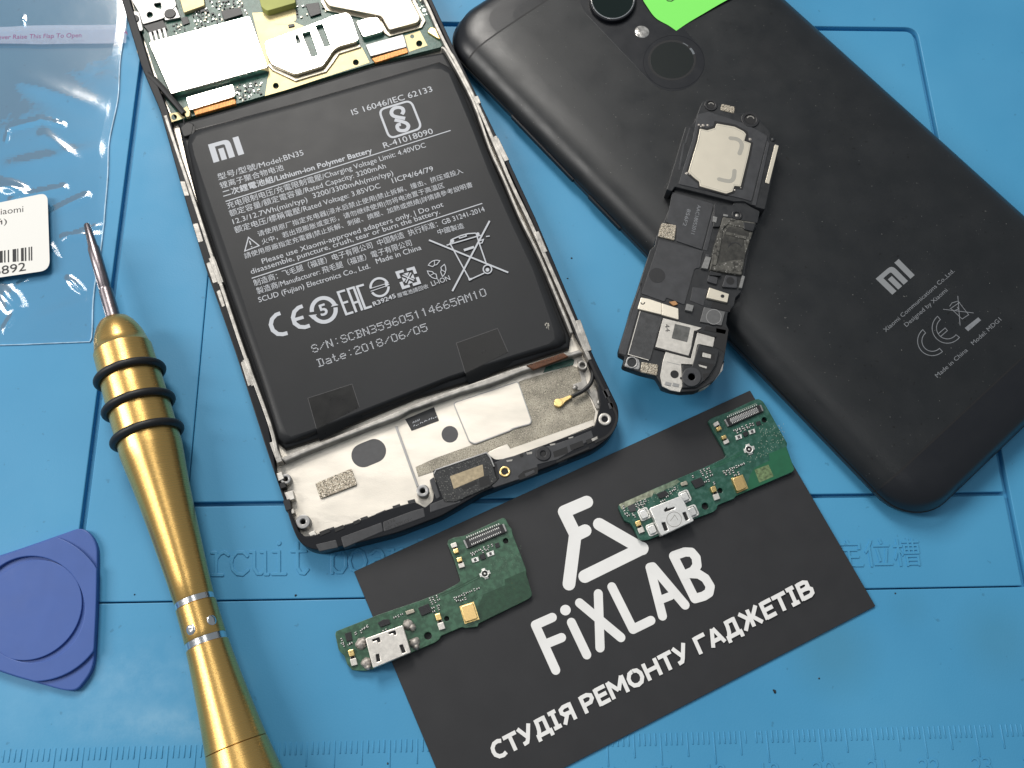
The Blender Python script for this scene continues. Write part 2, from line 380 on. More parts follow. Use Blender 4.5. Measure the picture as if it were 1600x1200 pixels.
def mat_rubber():
    m = bpy.data.materials.new('blue_silicone'); m.use_nodes = True; nt = m.node_tree; N = nt.nodes; L = nt.links; b = N['Principled BSDF']
    tc = N.new('ShaderNodeTexCoord'); geo = N.new('ShaderNodeNewGeometry')
    def noise(sc, det, rough=.5):
        n = N.new('ShaderNodeTexNoise'); n.inputs['Scale'].default_value = sc; n.inputs['Detail'].default_value = det; n.inputs['Roughness'].default_value = rough
        L.new(tc.outputs['Object'], n.inputs['Vector']); return n.outputs[0]
    def rng(f, a, c, lo=0., hi=1.):
        r = N.new('ShaderNodeMapRange'); r.inputs[1].default_value = a; r.inputs[2].default_value = c; r.inputs[3].default_value = lo; r.inputs[4].default_value = hi; L.new(f, r.inputs[0]); return r.outputs[0]
    def mx(f, a, c):
        x = N.new('ShaderNodeMix'); x.data_type = 'RGBA'; L.new(f, x.inputs[0])
        if isinstance(a, tuple): x.inputs[6].default_value = (*a, 1)
        else: L.new(a, x.inputs[6])
        x.inputs[7].default_value = (*c, 1); return x.outputs[2]
    col = mx(rng(noise(.16, 4), .35, .65), (.055, .275, .490), (.076, .330, .560))
    # chalky scuffs rubbed into the lower left of the mat, greenish burn stains on the right
    sp = N.new('ShaderNodeSeparateXYZ'); L.new(tc.outputs['Object'], sp.inputs[0])
    def blob(cx, cy, rx, ry):
        mp = N.new('ShaderNodeMapping'); mp.inputs['Location'].default_value = (-cx/rx, -cy/ry, 0); mp.inputs['Scale'].default_value = (1/rx, 1/ry, 0)
        L.new(geo.outputs['Position'], mp.inputs[0]); v = N.new('ShaderNodeVectorMath'); v.operation = 'LENGTH'; L.new(mp.outputs[0], v.inputs[0])
        return rng(v.outputs['Value'], 1.0, .25)
    def mul(a, c):
        q = N.new('ShaderNodeMath'); q.operation = 'MULTIPLY'; L.new(a, q.inputs[0])
        if isinstance(c, float): q.inputs[1].default_value = c
        else: L.new(c, q.inputs[1])
        return q.outputs[0]
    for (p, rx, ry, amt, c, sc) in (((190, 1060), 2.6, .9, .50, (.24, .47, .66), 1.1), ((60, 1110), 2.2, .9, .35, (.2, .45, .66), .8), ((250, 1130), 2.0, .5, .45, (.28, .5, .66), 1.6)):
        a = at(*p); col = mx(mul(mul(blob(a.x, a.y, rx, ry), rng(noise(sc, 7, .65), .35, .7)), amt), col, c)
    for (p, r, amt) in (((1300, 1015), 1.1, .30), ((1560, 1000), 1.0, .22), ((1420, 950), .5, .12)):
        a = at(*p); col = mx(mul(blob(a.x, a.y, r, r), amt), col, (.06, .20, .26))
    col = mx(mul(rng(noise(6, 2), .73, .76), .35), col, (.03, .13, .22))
    L.new(col, b.inputs['Base Color'])
    L.new(rng(noise(.8, 5), .3, .7, .42, .58), b.inputs['Roughness']); b.inputs['Specular IOR Level'].default_value = .42
    bp = N.new('ShaderNodeBump'); bp.inputs['Strength'].default_value = .10; bp.inputs['Distance'].default_value = .02
    L.new(noise(34, 4), bp.inputs['Height']); L.new(bp.outputs[0], b.inputs['Normal'])
    return m
m_mat = mat_rubber()

def film_material():
    m = bpy.data.materials.new('clear_film'); m.use_nodes = True; nt = m.node_tree; N = nt.nodes; L = nt.links; N.remove(N['Principled BSDF']); out = N['Material Output']
    tr = N.new('ShaderNodeBsdfTransparent'); tr.inputs[0].default_value = (.95, .96, .97, 1)
    df = N.new('ShaderNodeBsdfDiffuse'); df.inputs[0].default_value = (.80, .85, .92, 1)
    gl = N.new('ShaderNodeBsdfGlossy'); gl.inputs['Roughness'].default_value = .10
    lw = N.new('ShaderNodeFresnel'); lw.inputs[0].default_value = 1.5
    tc = N.new('ShaderNodeTexCoord'); n = N.new('ShaderNodeTexNoise'); n.inputs['Scale'].default_value = 1.3; n.inputs['Detail'].default_value = 3; L.new(tc.outputs['Object'], n.inputs['Vector'])
    bp = N.new('ShaderNodeBump'); bp.inputs['Strength'].default_value = .05; bp.inputs['Distance'].default_value = .08; L.new(n.outputs[0], bp.inputs['Height'])
    L.new(bp.outputs[0], gl.inputs['Normal']); L.new(bp.outputs[0], lw.inputs['Normal'])
    m1 = N.new('ShaderNodeMixShader'); m1.inputs[0].default_value = .018; L.new(tr.outputs[0], m1.inputs[1]); L.new(df.outputs[0], m1.inputs[2])
    m2 = N.new('ShaderNodeMixShader'); fm = N.new('ShaderNodeMath'); fm.operation = 'MULTIPLY'; fm.inputs[1].default_value = .6; L.new(lw.outputs[0], fm.inputs[0]); L.new(fm.outputs[0], m2.inputs[0]); L.new(m1.outputs[0], m2.inputs[1]); L.new(gl.outputs[0], m2.inputs[2])
    L.new(m2.outputs[0], out.inputs[0]); return m
m_film = film_material()
def strip_material():
    m = bpy.data.materials.new('milky_adhesive_strip'); m.use_nodes = True; nt = m.node_tree; N = nt.nodes; L = nt.links; b = N['Principled BSDF']
    b.inputs['Base Color'].default_value = (.62, .68, .84, 1); b.inputs['Roughness'].default_value = .4; b.inputs['Alpha'].default_value = .22; return m
m_strip = strip_material()

# ================================================================== the surface: blue silicone work mat
xl, xr = 5.99, 24.52
yt = (at(1290, 45).y + at(705, 38).y)/2; y48 = at(1320, 775).y; yb = (at(344, 939).y + at(1354, 920).y)/2; xv = at(300, 697).x
mb = MB()
def R4(x0, y0, x1, y1): return [(x0, y0), (x1, y0), (x1, y1), (x0, y1)]
mb.prism_xy(R4(-18, -9, 45, 34), -.40, -.155)
mb.holed_xy([R4(-17.9, -8.9, 44.9, 33.9), rnd(R4(xl-.07, yb-.014, xr+.07, yt+.07), [.02, .02, .3, .3], 6)], -.18, 0, .02)
mb.holed_xy([rnd([(xl+.05, yt-.05), (xl+.05, yb+.012), (xr-.055, yb+.012), (xr-.055, y48-.03), (xv, y48-.04), (xv, yt-.05)], .03)], -.18, -.004, .02)
mb.holed_xy([rnd(R4(xv+.014, y48+.045, xr-.055, yt-.05), [.03, .03, .22, .03], 5)], -.18, 0, .02)
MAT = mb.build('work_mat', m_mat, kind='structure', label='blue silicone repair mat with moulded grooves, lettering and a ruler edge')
# raised typewriter lettering and Chinese lettering
mb = MB()
GL = {'i': [[(-9, 35), (0, 35), (0, 1)], [(-10, 0), (10, 0)]], 'r': [[(-13, 35), (-6, 35), (-6, 1)], [(-14, 0), (4, 0)], [(-6, 25), (0, 33), (7, 36), (13, 31)]],
      'c': [[(12, 29), (6, 35), (-4, 35), (-11, 27), (-13, 18), (-11, 8), (-4, 1), (5, 0), (13, 7)]],
      'u': [[(-14, 35), (-8, 35), (-8, 9), (-3, 1), (3, 1), (9, 9)], [(3, 35), (9, 35), (9, 0), (14, 0)]],
      't': [[(-2, 48), (-2, 9), (3, 1), (9, 0), (14, 6)], [(-11, 35), (11, 35)]],
      'o': [[(0, 36), (-9, 31), (-13, 18), (-9, 5), (0, 0), (9, 5), (13, 18), (9, 31), (.5, 36)]],
      'b': [[(-14, 50), (-9, 50), (-9, 0)], [(-9, 25), (-2, 34), (6, 34), (12, 26), (12, 10), (6, 1), (-2, 1), (-9, 9)]],
      'a': [[(-10, 29), (-3, 35), (5, 34), (9, 27), (9, 1), (14, 0)], [(9, 20), (-3, 20), (-11, 12), (-9, 3), (-1, 0), (9, 8)]],
      'd': [[(4, 50), (9, 50), (9, 0), (14, 0)], [(9, 25), (2, 34), (-6, 34), (-12, 26), (-12, 10), (-6, 1), (2, 1), (9, 9)]],
      'C': [[(13, 36), (6, 47), (-5, 47), (-12, 36), (-13, 24), (-12, 10), (-5, 0), (6, 0), (13, 10)]]}
for k, ch in enumerate('Circuit board'):
    if ch == ' ': continue
    cx = 282 + 30.75*k; cy = 899 - .017*(cx-300)
    for st in GL[ch]:
        for (a, c), (a2, c2) in zip(st, st[1:]): mb.stroke([(cx+a, cy-c), (cx+a2, cy-c2)], 5.2, -.02, .015 + random.uniform(0, .0022), cap=True, bev=.010)
    if ch == 'i': mb.cyl((cx, cy-48), 3.6, -.02, .016, bev=.01, n=14)
mb.text('定位槽', (1308, 883), (1441, 880), .016, th=.036)
for c in range(4, 26):
    t = str(c); x = c; cx = x
    a = Vector((x, -.78, 0))
    FONT.body = t; FONT.offset = 0; me = bpy.data.meshes.new_from_object(FONTO if FONTO.data == FONT else FONTO)
    xs = [v.co.x for v in me.vertices]; sc = .42
    for zz in (0,):
        V = [((v.co.x-(min(xs)+max(xs))/2)*sc + x, -.845 + v.co.y*sc, .014) for v in me.vertices]; Fs = [tuple(p.vertices) for p in me.polygons]
        ed = {(f[i-1], f[i]) for f in Fs for i in range(len(f))}; n = len(V)
        mb.add(V + [(a_, b_, -.02) for a_, b_, _ in V], Fs + [(i, i+n, j+n, j) for (i, j) in ed if (j, i) not in ed])
    bpy.data.meshes.remove(me)
mb.build('lettering', m_mat, MAT)
mb = MB()
for k in range(35, 262):
    x = k/10; ln = .56 if k % 10 == 0 else .42 if k % 5 == 0 else .215
    if random.random() < .015: continue
    mb.prism_xy(R4(x-.014, -ln, x+.014, random.uniform(-.004, .004)), -.02, .013 + random.uniform(-.003, .002), .008, 1)
mb.build('ruler', m_mat, MAT)

# ================================================================== business card
ZC = .045
P0, P1_, P2_ = at(553, 893, ZC), at(1172, 610, ZC), at(1368, 947, ZC); P3_ = P0 + (P2_-P1_)
mb = MB(); cardxy = [(p.x, p.y) for p in (P0, P3_, P2_, P1_)]; mb.prism_xy(rnd(cardxy, .02), .004, ZC, .004, 1)
CARD = mb.build('business_card', m_card, label='matte black business card with a white logo and slogan', category='business card')
mb = MB(); z = ZC + .0008
def cs(pts, wd=78):
    for a, b in zip(pts, pts[1:]): mb.stroke(K(a, b), wd/4, z, cap=True)
cs([(388, 97), (246, 158), (316, 300)]); cs([(316, 306), (378, 276)])
cs([(316, 300), (276, 610)])
cs([(465, 236), (733, 390)]); cs([(735, 386), (374, 563)])
def lt(pts, wd=57): cs(pts, wd)
lt([(172, 819), (66, 866), (193, 1148)]); lt([(132, 985), (230, 945)])
mb.sheet(circ(K((254, 773))[0], 33/4), z)
lt([(291, 850), (387, 1052)]); lt([(342, 728), (600, 944)]); lt([(459, 671), (470, 1008)])
lt([(544, 628), (676, 893), (788, 838)])
lt([(860, 810), (782, 507), (800, 503), (1001, 741)]); lt([(842, 712), (912, 684)], 50)
lt([(929, 436), (1062, 702)]); lt([(931, 434), (1000, 410), (1042, 412), (1070, 445), (1076, 495), (1052, 530), (996, 556)])
lt([(1030, 545), (1085, 548), (1128, 575), (1158, 625), (1150, 665), (1118, 686), (1062, 702)])
BL = {'С': (72, [[(66, 84), (48, 92), (28, 88), (13, 70), (10, 50), (13, 30), (28, 12), (48, 8), (66, 16)]]), 'Т': (70, [[(0, 90), (70, 90)], [(35, 90), (35, 0)]]), 'У': (76, [[(9, 100), (40, 34)], [(69, 100), (37, 26), (28, 11), (8, 9)]]),
 'Д': (84, [[(25, 90), (68, 90)], [(65, 100), (65, 10)], [(26, 100), (26, 66), (22, 36), (12, 10)], [(0, 10), (84, 10)], [(9, 12), (9, -20)], [(75, 12), (75, -20)]]), 'І': (48, [[(24, 100), (24, 0)], [(4, 93), (44, 93)], [(4, 7), (44, 7)]]),
 'Я': (78, [[(66, 100), (66, 0)], [(66, 90), (34, 91), (17, 82), (16, 64), (26, 51), (66, 48)], [(40, 48), (9, 0)]]), 'Р': (74, [[(12, 100), (12, 0)], [(12, 91), (44, 91), (62, 80), (63, 62), (50, 46), (12, 44)]]),
 'Е': (66, [[(12, 100), (12, 0)], [(12, 91), (64, 91)], [(12, 52), (60, 52)], [(12, 9), (64, 9)]]), 'М': (98, [[(11, 100), (11, 0)], [(87, 100), (87, 0)], [(12, 98), (49, 32)], [(86, 98), (49, 32)]]),
 'О': (88, [[(44, 91), (24, 84), (12, 62), (12, 38), (24, 16), (44, 9), (64, 16), (76, 38), (76, 62), (64, 84), (43, 91)]]), 'Н': (84, [[(12, 100), (12, 0)], [(72, 100), (72, 0)], [(12, 52), (72, 52)]]), 'Г': (64, [[(12, 100), (12, 0)], [(12, 90), (64, 90)]]),
 'А': (84, [[(10, 0), (40, 96)], [(74, 0), (44, 96)], [(20, 30), (64, 30)]]), 'Ж': (112, [[(56, 100), (56, 0)], [(10, 100), (44, 52), (10, 0)], [(102, 100), (68, 52), (102, 0)], [(40, 52), (72, 52)]]),
 'В': (78, [[(12, 100), (12, 0)], [(12, 91), (44, 91), (58, 82), (58, 64), (46, 54), (12, 53)], [(40, 53), (58, 49), (68, 38), (66, 18), (52, 9), (12, 9)]]), ' ': (30, [])}
GAP = 4; body = 'СТУДІЯ РЕМОНТУ ГАДЖЕТІВ'; tot = sum(BL[c][0]+GAP for c in body)-GAP; b0 = Vector((774, 1189)); ud = (Vector((1274, 929))-b0)/tot; vd = Vector((-.41, -.91))*.285; cur = 0
for c in body:
    for st in BL[c][1]: mb.stroke([tuple(b0 + ud*(cur+x) + vd*y) for x, y in st], 6.3, z)
    cur += BL[c][0]+GAP
up(mb).build('printed_logo', m_ink, CARD)

# ================================================================== blue opening pick
PC = (52, 949)
out = rnd([(131, 822), (152, 848), (152, 935), (146, 1046), (120, 1079), (100, 1079), (0, 1051), (-120, 998), (-146, 970), (-146, 928), (-118, 902), (0, 868)],
          [22, 26, 40, 24, 18, 12, 40, 30, 18, 18, 30, 60], 6)
def clipc(r):
    N = 160; res = []
    for k in range(N):
        a = 2*math.pi*k/N; dx, dy = math.cos(a), math.sin(a); best = 1e9
        for i in range(len(out)):
            (x1, y1), (x2, y2) = out[i-1], out[i]; ex, ey = x2-x1, y2-y1; det = dx*ey - dy*ex
            if abs(det) < 1e-9: continue
            t = ((x1-PC[0])*ey - (y1-PC[1])*ex)/det; s_ = ((x1-PC[0])*dy - (y1-PC[1])*dx)/det
            if t > 0 and -1e-6 <= s_ <= 1+1e-6: best = min(best, t)
        q = min(r, best-1.2); res.append((PC[0]+dx*q, PC[1]+dy*q))
    return res
mb = MB(); mb.prism(out, 0, .13, .025); mb.holed([clipc(116), circ((49, 952), 83, 64)], .10, .20, .018); mb.cyl((49, 952), 78, .10, .185, bev=.012, n=72)
mb.build('opening_pick', m_pick, label='blue plastic rounded triangle opening pick with a round thumb recess', category='pry tool')

# ================================================================== gold screwdriver
ZA = .62
def axp(y): return (136 + (y-352)*.2865, y)
AX0 = at(*axp(352), ZA); AX1 = at(*axp(1250), ZA); AXD = (AX1-AX0).normalized(); AXN = Vector((-AXD.y, AXD.x, 0)); AXZ = Vector((0, 0, 1))
def sp(y, wd): p = axp(y); return ((at(*p, ZA)-AX0).dot(AXD), cm(p, ZA, wd*.961)/2)
SD = thing('precision_screwdriver', 'gold metal screwdriver with three black grip rings and a slim dark bit', 'screwdriver', axp(800), 0)
def lathe(name, prof, mat, parent=SD, n=64, cap=True):
    vs = []; fs = []; uvs = []
    for s_, r in prof:
        for k in range(n):
            a = 2*math.pi*k/n; p = AX0 + AXD*s_ + AXN*(r*math.cos(a)) + AXZ*(r*math.sin(a)); vs.append(p)
    for i in range(len(prof)-1):
        for k in range(n): j = (k+1) % n; fs.append((i*n+k, i*n+j, (i+1)*n+j, (i+1)*n+k)); uvs.append((k/n, prof[i][0], (k+1)/n, prof[i+1][0]))
    if cap: fs.append(tuple(range(n))[::-1]); fs.append(tuple((len(prof)-1)*n+k for k in range(n)))
    b = MB(); b.add(vs, fs); o = b.build(name, mat, parent); me = o.data; ul = me.uv_layers.new(name='UVMap')
    for pi, p in enumerate(me.polygons):
        for li in p.loop_indices:
            v = me.vertices[me.loops[li].vertex_index].co + parent.location - AX0
            s_ = v.dot(AXD); a = math.atan2(v.z, v.dot(AXN))
            ul.data[li].uv = (a/6.2832, s_)
    return o
lathe('bit', [sp(350, 7), sp(352, 9.5), sp(386, 14.5), sp(386.5, 16.5), sp(389, 17.6), sp(449, 18.6), sp(450, 17), sp(452.5, 17), sp(453.5, 20.5), sp(505, 22)], m_bit)
lathe('handle', [sp(497, 24), sp(498, 31), sp(502, 46), sp(509, 58), sp(517, 67), sp(526, 75), sp(537, 80.5), sp(546.5, 86), sp(547.5, 88.4), sp(565, 89.6),
     sp(580, 91), sp(600, 93), sp(635, 95), sp(680, 96), sp(702, 97), sp(704, 97), sp(722, 93.5), sp(745, 88.5), sp(775, 83), sp(805, 78.5), sp(840, 74), sp(875, 70), sp(905, 66.5), sp(934, 64.5), sp(935.5, 63.5)], m_goldh)
lathe('trim_band', [sp(934.8, 61), sp(935.2, 62.6), sp(944, 62.8), sp(944.6, 61)], m_alu)
col_ = lathe('collar', [sp(944.8, 62), sp(945.6, 65.5), sp(960, 66), sp(985, 67.2), sp(996, 68), sp(997, 67)], m_goldh)
lathe('trim_band', [sp(996.8, 64), sp(997.2, 66), sp(1007, 66.4), sp(1007.6, 64)], m_alu)
lathe('shank', [sp(1007.2, 66), sp(1008.5, 70), sp(1030, 73), sp(1060, 78.5), sp(1090, 85), sp(1120, 92), sp(1150, 99.5), sp(1164, 103.5), sp(1164.6, 102.5)], m_goldh)
lathe('swivel_cap', [sp(1165.2, 102), sp(1166, 104.5), sp(1190, 112), sp(1215, 121), sp(1245, 130), sp(1270, 134), sp(1300, 132), sp(1312, 126), sp(1318, 110)], m_goldh)
for y, wd in ((587, 92), (634.5, 95), (681, 96)):
    s_, r = sp(y, wd); q = .076; pr = []
    for k in range(17):
        a = math.pi*2*k/16; pr.append((s_ + q*math.cos(a), r + .045 + q*math.sin(a)))
    lathe('grip_ring', pr, m_rub, cap=False)
for (px, py) in ((298, 984), (331, 969)):
    P = at(px, py, ZA+.3); v = P - AX0; s_ = v.dot(AXD); r = sp(968, 67)[1]
    # where the sight line meets the collar
    d = (P-CAM).normalized(); best = None
    for k in range(400):
        p = CAM + d*(P-CAM).length*(.93 + .1*k/400); q = p-AX0; rr = (q - AXD*q.dot(AXD)).length
        if rr <= r: best = p; break
    if best is None: continue
    q = best-AX0; nrm = (q - AXD*q.dot(AXD)).normalized(); t = AXD; bt = nrm.cross(t); vs = []; fs = []; n = 18
    for rr, h in ((.092, .001), (.080, .008), (.050, .013), (.02, .010)):
        for k in range(n): a = 2*math.pi*k/n; vs.append(best + t*rr*math.cos(a) + bt*rr*math.sin(a) + nrm*(h + .004 - (rr*math.sin(a))**2/(2*r)))
    for i in range(3):
        for k in range(n): j = (k+1) % n; fs.append((i*n+k, i*n+j, (i+1)*n+j, (i+1)*n+k))
    fs.append(tuple(3*n+k for k in range(n)))
    MB().add(vs, fs).build('dimple', m_alu, col_)

# ================================================================== clear zip bag, its label
redge = [(206, -130), (197, 37), (190, 95), (185, 150), (172, 225), (167, 292), (165, 347), (150, 439), (144, 523), (141, 538)]
def rx(y):
    for (x1, y1), (x2, y2) in zip(redge, redge[1:]):
        if y <= y2: return x1 + (x2-x1)*max(0, (y-y1))/(y2-y1)
    return redge[-1][0]
RID = [((80, 335), (135, 308), .060, .10), ((100, 372), (165, 368), .055, .09), ((105, 371), (160, 352), .03, .06), ((107, 436), (128, 456), .055, .08), ((0, 450), (28, 485), .11, .22), ((8, 515), (22, 495), .05, .08),
       ((20, 199), (60, 190), .035, .07), ((62, 186), (100, 197), .03, .06), ((0, 290), (35, 300), .08, .16), ((20, 312), (100, 295), .05, .10), ((36, 25), (38, 40), .03, .04), ((77, 380), (92, 405), .03, .05),
       ((30, 446), (42, 440), .04, .06), ((10, 220), (15, 200), .03, .04), ((120, 528), (141, 536), .04, .07), ((0, 535), (100, 536), .03, .05), ((70, 210), (120, 250), .02, .15), ((30, 120), (150, 170), .02, .3), ((20, 260), (150, 235), .018, .25), ((60, 500), (140, 470), .02, .2)]
RIDW = [(at(*a), at(*b), h, wd) for a, b, h, wd in RID]
def bagz(p):
    z = .016 + .003*math.sin(p.x*2.1+p.y*1.3) + .002*math.sin(p.x*.9-p.y*2.7+1)
    for a, b, h, wd in RIDW:
        ab = (b-a); t = max(0, min(1, (p-a).dot(ab)/ab.length_squared)); d = (p-(a+ab*t)).length
        z += h*math.exp(-(d/wd)**2*1.6) * (.35+.65*math.sin(math.pi*min(1, max(0, t*.8+.1))))
    return max(.012, z)
mb = MB(); NU, NV = 130, 190; vs = []; fs = []
for j in range(NV+1):
    y = -130 + 668*j/NV; xe = rx(y) + 1.2*math.sin(y*.05)
    yy = y + 0
    for i in range(NU+1):
        x = -130 + (xe+130)*i/NU; p = at(x, yy - (2.5*(i/NU) if j == NV else 0)); e = min(1, (NU-i)/6, (NV-j)/6)
        vs.append((p.x, p.y, .012 + (bagz(p)-.012)*e))
for j in range(NV):
    for i in range(NU): a = j*(NU+1)+i; fs.append((a, a+NU+1, a+NU+2, a+1))
mb.add(vs, fs)
BAG = mb.build('clear_plastic_bag', m_film, label='crumpled clear plastic zip bag lying on the blue mat', category='plastic bag')
mb = MB(); mb.wire([(rx(y) - 1 + 1.2*math.sin(y*.05), y) for y in range(-120, 530, 12)] + [(141, 533)], .016, 1.0, n=6); mb.wire([(141, 534), (100, 535.5), (40, 538), (-60, 541)], .016, .9, n=6)
m_seam = M('welded_seam_highlight', (.42, .62, .78), .25, 0, spec=.8, var=.4, vs=3)  # sealed edge in a pale tint that also paints the film's edge highlights
mb.build('welded_edge', m_seam, BAG)
mb = MB(); q = []
top_ = [(-120, 41), (0, 42), (40, 40), (100, 39), (140, 39), (198, 38)]; bot_ = [(197, 67), (150, 68), (110, 68), (60, 69), (20, 68), (-120, 68)]
q = smooth(top_, 6) + smooth(bot_, 6); vs = [at(x, y, .10) for x, y in q]
l = [(v.x, v.y) for v in vs]; mb.prism_xy(l, .094, .10)
mb.build('adhesive_strip', m_strip, BAG)
mb = MB(); mb.text('Never Raise This Flap To Open', (-11, 61.5), (127, 58), .1012, h=7.5); mb.stroke([(194, 52), (197, 49), (199, 54)], 1.5, .1012)
up(mb).build('lettering', m_pur, BAG)
mb = MB(); mb.prism(rnd([(-90, 335), (74, 301), (78, 422), (-80, 445)], [6, 13, 16, 8], 6), .150, .156)
LBL = mb.build('barcode_sticker', m_paper, label='white rounded paper sticker with a barcode on the clear bag', category='sticker')
mb = MB(); z = .1565
mb.text('Xiaomi', (-12, 337), (36.5, 331), z, h=10.5); mb.text('й)', (-6, 352), (11, 349.5), z, h=9)
T5 = T(0, 300, 16/3)
for a, b in ((-160, -140), (-125, -118), (-105, -98), (-80, -50), (-35, -25), (-15, 22), (33, 45), (64, 75), (104, 135), (143, 152), (174, 197), (206, 218), (237, 247), (257, 267)):
    sk = -.14
    mb.sheet(T5((a, 492+sk*a), (b, 492+sk*b), (b+1, 590+sk*.55*b), (a+1, 590+sk*.55*a)), z)
mb.text('6892', (-10, 431), (40.5, 422.5), z, h=14)
up(mb).build('lettering', m_chip, LBL)

# ================================================================== opened phone lying face down
OP = thing('opened_phone', 'opened phone face down with battery, bare circuit board and metal frame exposed', 'phone', (590, 430), 0)
outer = [(152, -128), (190, 0), (222, 107), (250, 172), (285, 297), (295, 332), (323, 424), (343, 480), (368, 551), (416, 701), (426, 731), (444, 783), (456, 822),
         (466, 845), (481, 857), (502, 860), (560, 848), (619, 833), (690, 806), (755, 768), (860, 728), (900, 712), (930, 700), (953, 683), (966, 662), (967, 638), (929, 560), (900, 491), (837, 341), (794, 249), (715, 87), (675, 0), (617, -128)]
inner = [(172, -108), (203, 0), (236, 107), (262, 172), (306, 330), (341, 440), (378, 551), (418, 661), (428, 712), (431, 740), (439, 762), (446, 774), (455, 800), (461, 815), (467, 830), (476, 838), (493, 836), (514, 827), (540, 820),
         (576, 808), (600, 798), (626, 790), (648, 784), (664, 793), (676, 783), (683, 740), (757, 708), (775, 718), (792, 716), (929, 666), (934, 650), (938, 630), (934, 600), (920, 564), (894, 501), (831, 344), (788, 251), (709, 89), (669, 2), (613, -108)]
mb = MB(); mb.holed([rnd(outer, 10, 3), rnd(inner, 3, 2)], 0, .50, .016)
FR = mb.build('phone_frame', m_fr, OP)
mb = MB(); mb.prism(inner, .06, .25)
MID = mb.build('midframe', m_silver, OP)
# moulded clips, rails and blocks on the frame
mb = MB()
for c in ([(281, 283), (289, 283), (296, 306), (288, 306)], [(301, 350), (309, 348), (318, 377), (310, 379)], [(322, 411), (330, 408), (341, 440), (333, 443)], [(338, 455), (344, 452), (352, 478), (347, 480)], [(376, 566), (383, 562), (394, 600), (388, 604)]):
    mb.prism(c, .3, .512, .01, r=2)
for c in ([(770, 214), (776, 211), (787, 237), (781, 241)], [(836, 365), (843, 363), (851, 382), (846, 386)]):
    mb.prism(c, .3, .512, .01, r=2)
mb.each('frame_clip', m_rail, FR)
mb = MB()
left_rail = [(258, 180), (272, 222), (309, 333), (344, 441), (381, 552), (421, 662), (434, 716)]
mb.stroke(smooth(left_rail, 4), 4.6, .22, .535, bev=.012)
for a, b in (((330, 402), (345, 442)), ((383, 561), (397, 602)), ((425, 690), (437, 722))): mb.stroke([a, b], 8.5, .22, .53, bev=.012)
right_rail = [(690, 73), (700, 84), (739, 157), (766, 232), (788, 280), (814, 341), (844, 402), (884, 497), (893, 520)]
mb.stroke(smooth(right_rail, 4), 3.6, .22, .53, bev=.012)
ledge = [(610, -108), (664, 0), (684, 44), (701, 78), (712, 96), (748, 168), (777, 234), (799, 286), (827, 344), (859, 416), (895, 498), (907, 528), (922, 562)]
mb.stroke(smooth(ledge, 4), 4.6, .22, .515, bev=.012)
for a, b in (((775, 216), (792, 251)), ((838, 362), (852, 394)), ((743, 150), (748, 162)), ((903, 500), (921, 548))): mb.stroke([a, b], 7.5, .22, .522, bev=.012)
# ridge under the battery
mb.prism([(436, 716), (470, 702), (503, 690), (588, 656), (655, 628), (725, 603), (806, 575), (905, 546), (911, 551), (860, 566), (816, 581), (768, 600), (719, 614), (682, 627), (640, 642), (622, 652), (581, 667), (525, 689), (470, 711), (445, 722)], .2, .45, .03)
mb.each('metal_rail', m_rail, MID)
mb = MB(); mb.stroke(smooth([(697, 84), (708, 92), (745, 165), (773, 234), (795, 284), (822, 343), (853, 410), (890, 498), (907, 530)], 4), 4, .24, .262)
mb.build('channel_shade', m_pit, MID)  # black strip puts the channel's shade into colour over the silver floor
# battery
bt_out = [(277, 191), (318, 180), (371, 165), (480, 133), (585, 101), (640, 89), (695, 79), (736, 157), (763, 233), (811, 343), (842, 404), (880, 500), (892, 528), (890, 543), (805, 570), (723, 598), (650, 620), (587, 646), (501, 683), (445, 701), (433, 690), (418, 650), (346, 439), (311, 330), (290, 250)]
top_face = [(303, 214), (480, 165), (610, 127), (683, 106), (700, 112), (735, 195), (763, 268), (800, 352), (832, 420), (860, 500), (866, 520), (867, 533), (855, 538), (800, 555), (700, 588), (600, 627), (480, 674), (454, 682), (446, 674), (440, 655), (420, 590), (379, 465), (340, 350), (318, 285), (299, 228)]
mb = MB()
mb.prism(bt_out, .25, .42, .10, segs=4)
def loft(lo, hi, z0, z1, K_=64, steps=5):
    def res(l, z):
        P = [Vector(xy(p, z)) for p in l]; c = sum(P, Vector((0, 0)))/len(P); out = []
        for k in range(K_):
            a = 2*math.pi*k/K_; d = Vector((math.cos(a), math.sin(a))); best = 0
            for i in range(len(P)):
                e = P[i]-P[i-1]; det = d.x*e.y - d.y*e.x
                if abs(det) < 1e-9: continue
                w_ = P[i-1]-c; t = (w_.x*e.y - w_.y*e.x)/det; s_ = (w_.x*d.y - w_.y*d.x)/det
                if -1e-6 <= s_ <= 1+1e-6 and t > best: best = t
            out.append(c + d*best)
        return out
    A = res(lo, z0); B = res(hi, z1); vs = []; fs = []
    for k in range(steps+1):
        a = math.pi/2*k/steps
        for p, q in zip(A, B): r = p.lerp(q, 1-math.cos(a)); vs.append((r.x, r.y, z0 + (z1-z0)*math.sin(a)))
    for k in range(steps):
        for i in range(K_): j = (i+1) % K_; fs.append((k*K_+i, k*K_+j, (k+1)*K_+j, (k+1)*K_+i))
    fs.append(tuple(steps*K_+i for i in range(K_))); return vs, fs
lo_b = [(297, 207), (480, 158), (610, 121), (692, 97), (712, 118), (760, 232), (808, 345), (838, 408), (874, 500), (886, 530), (884, 539), (872, 544), (800, 565), (700, 597), (600, 637), (480, 685), (448, 696), (436, 690), (428, 664), (408, 600), (352, 439), (314, 322), (293, 228)]
vs, fs = loft([(p[0], p[1]) for p in lo_b], top_face, .40, .56, 160)
mb.add(vs, fs)
BAT = mb.build('battery', m_batt, OP)
ZB = .5608
mb = MB(); tx = mb.text
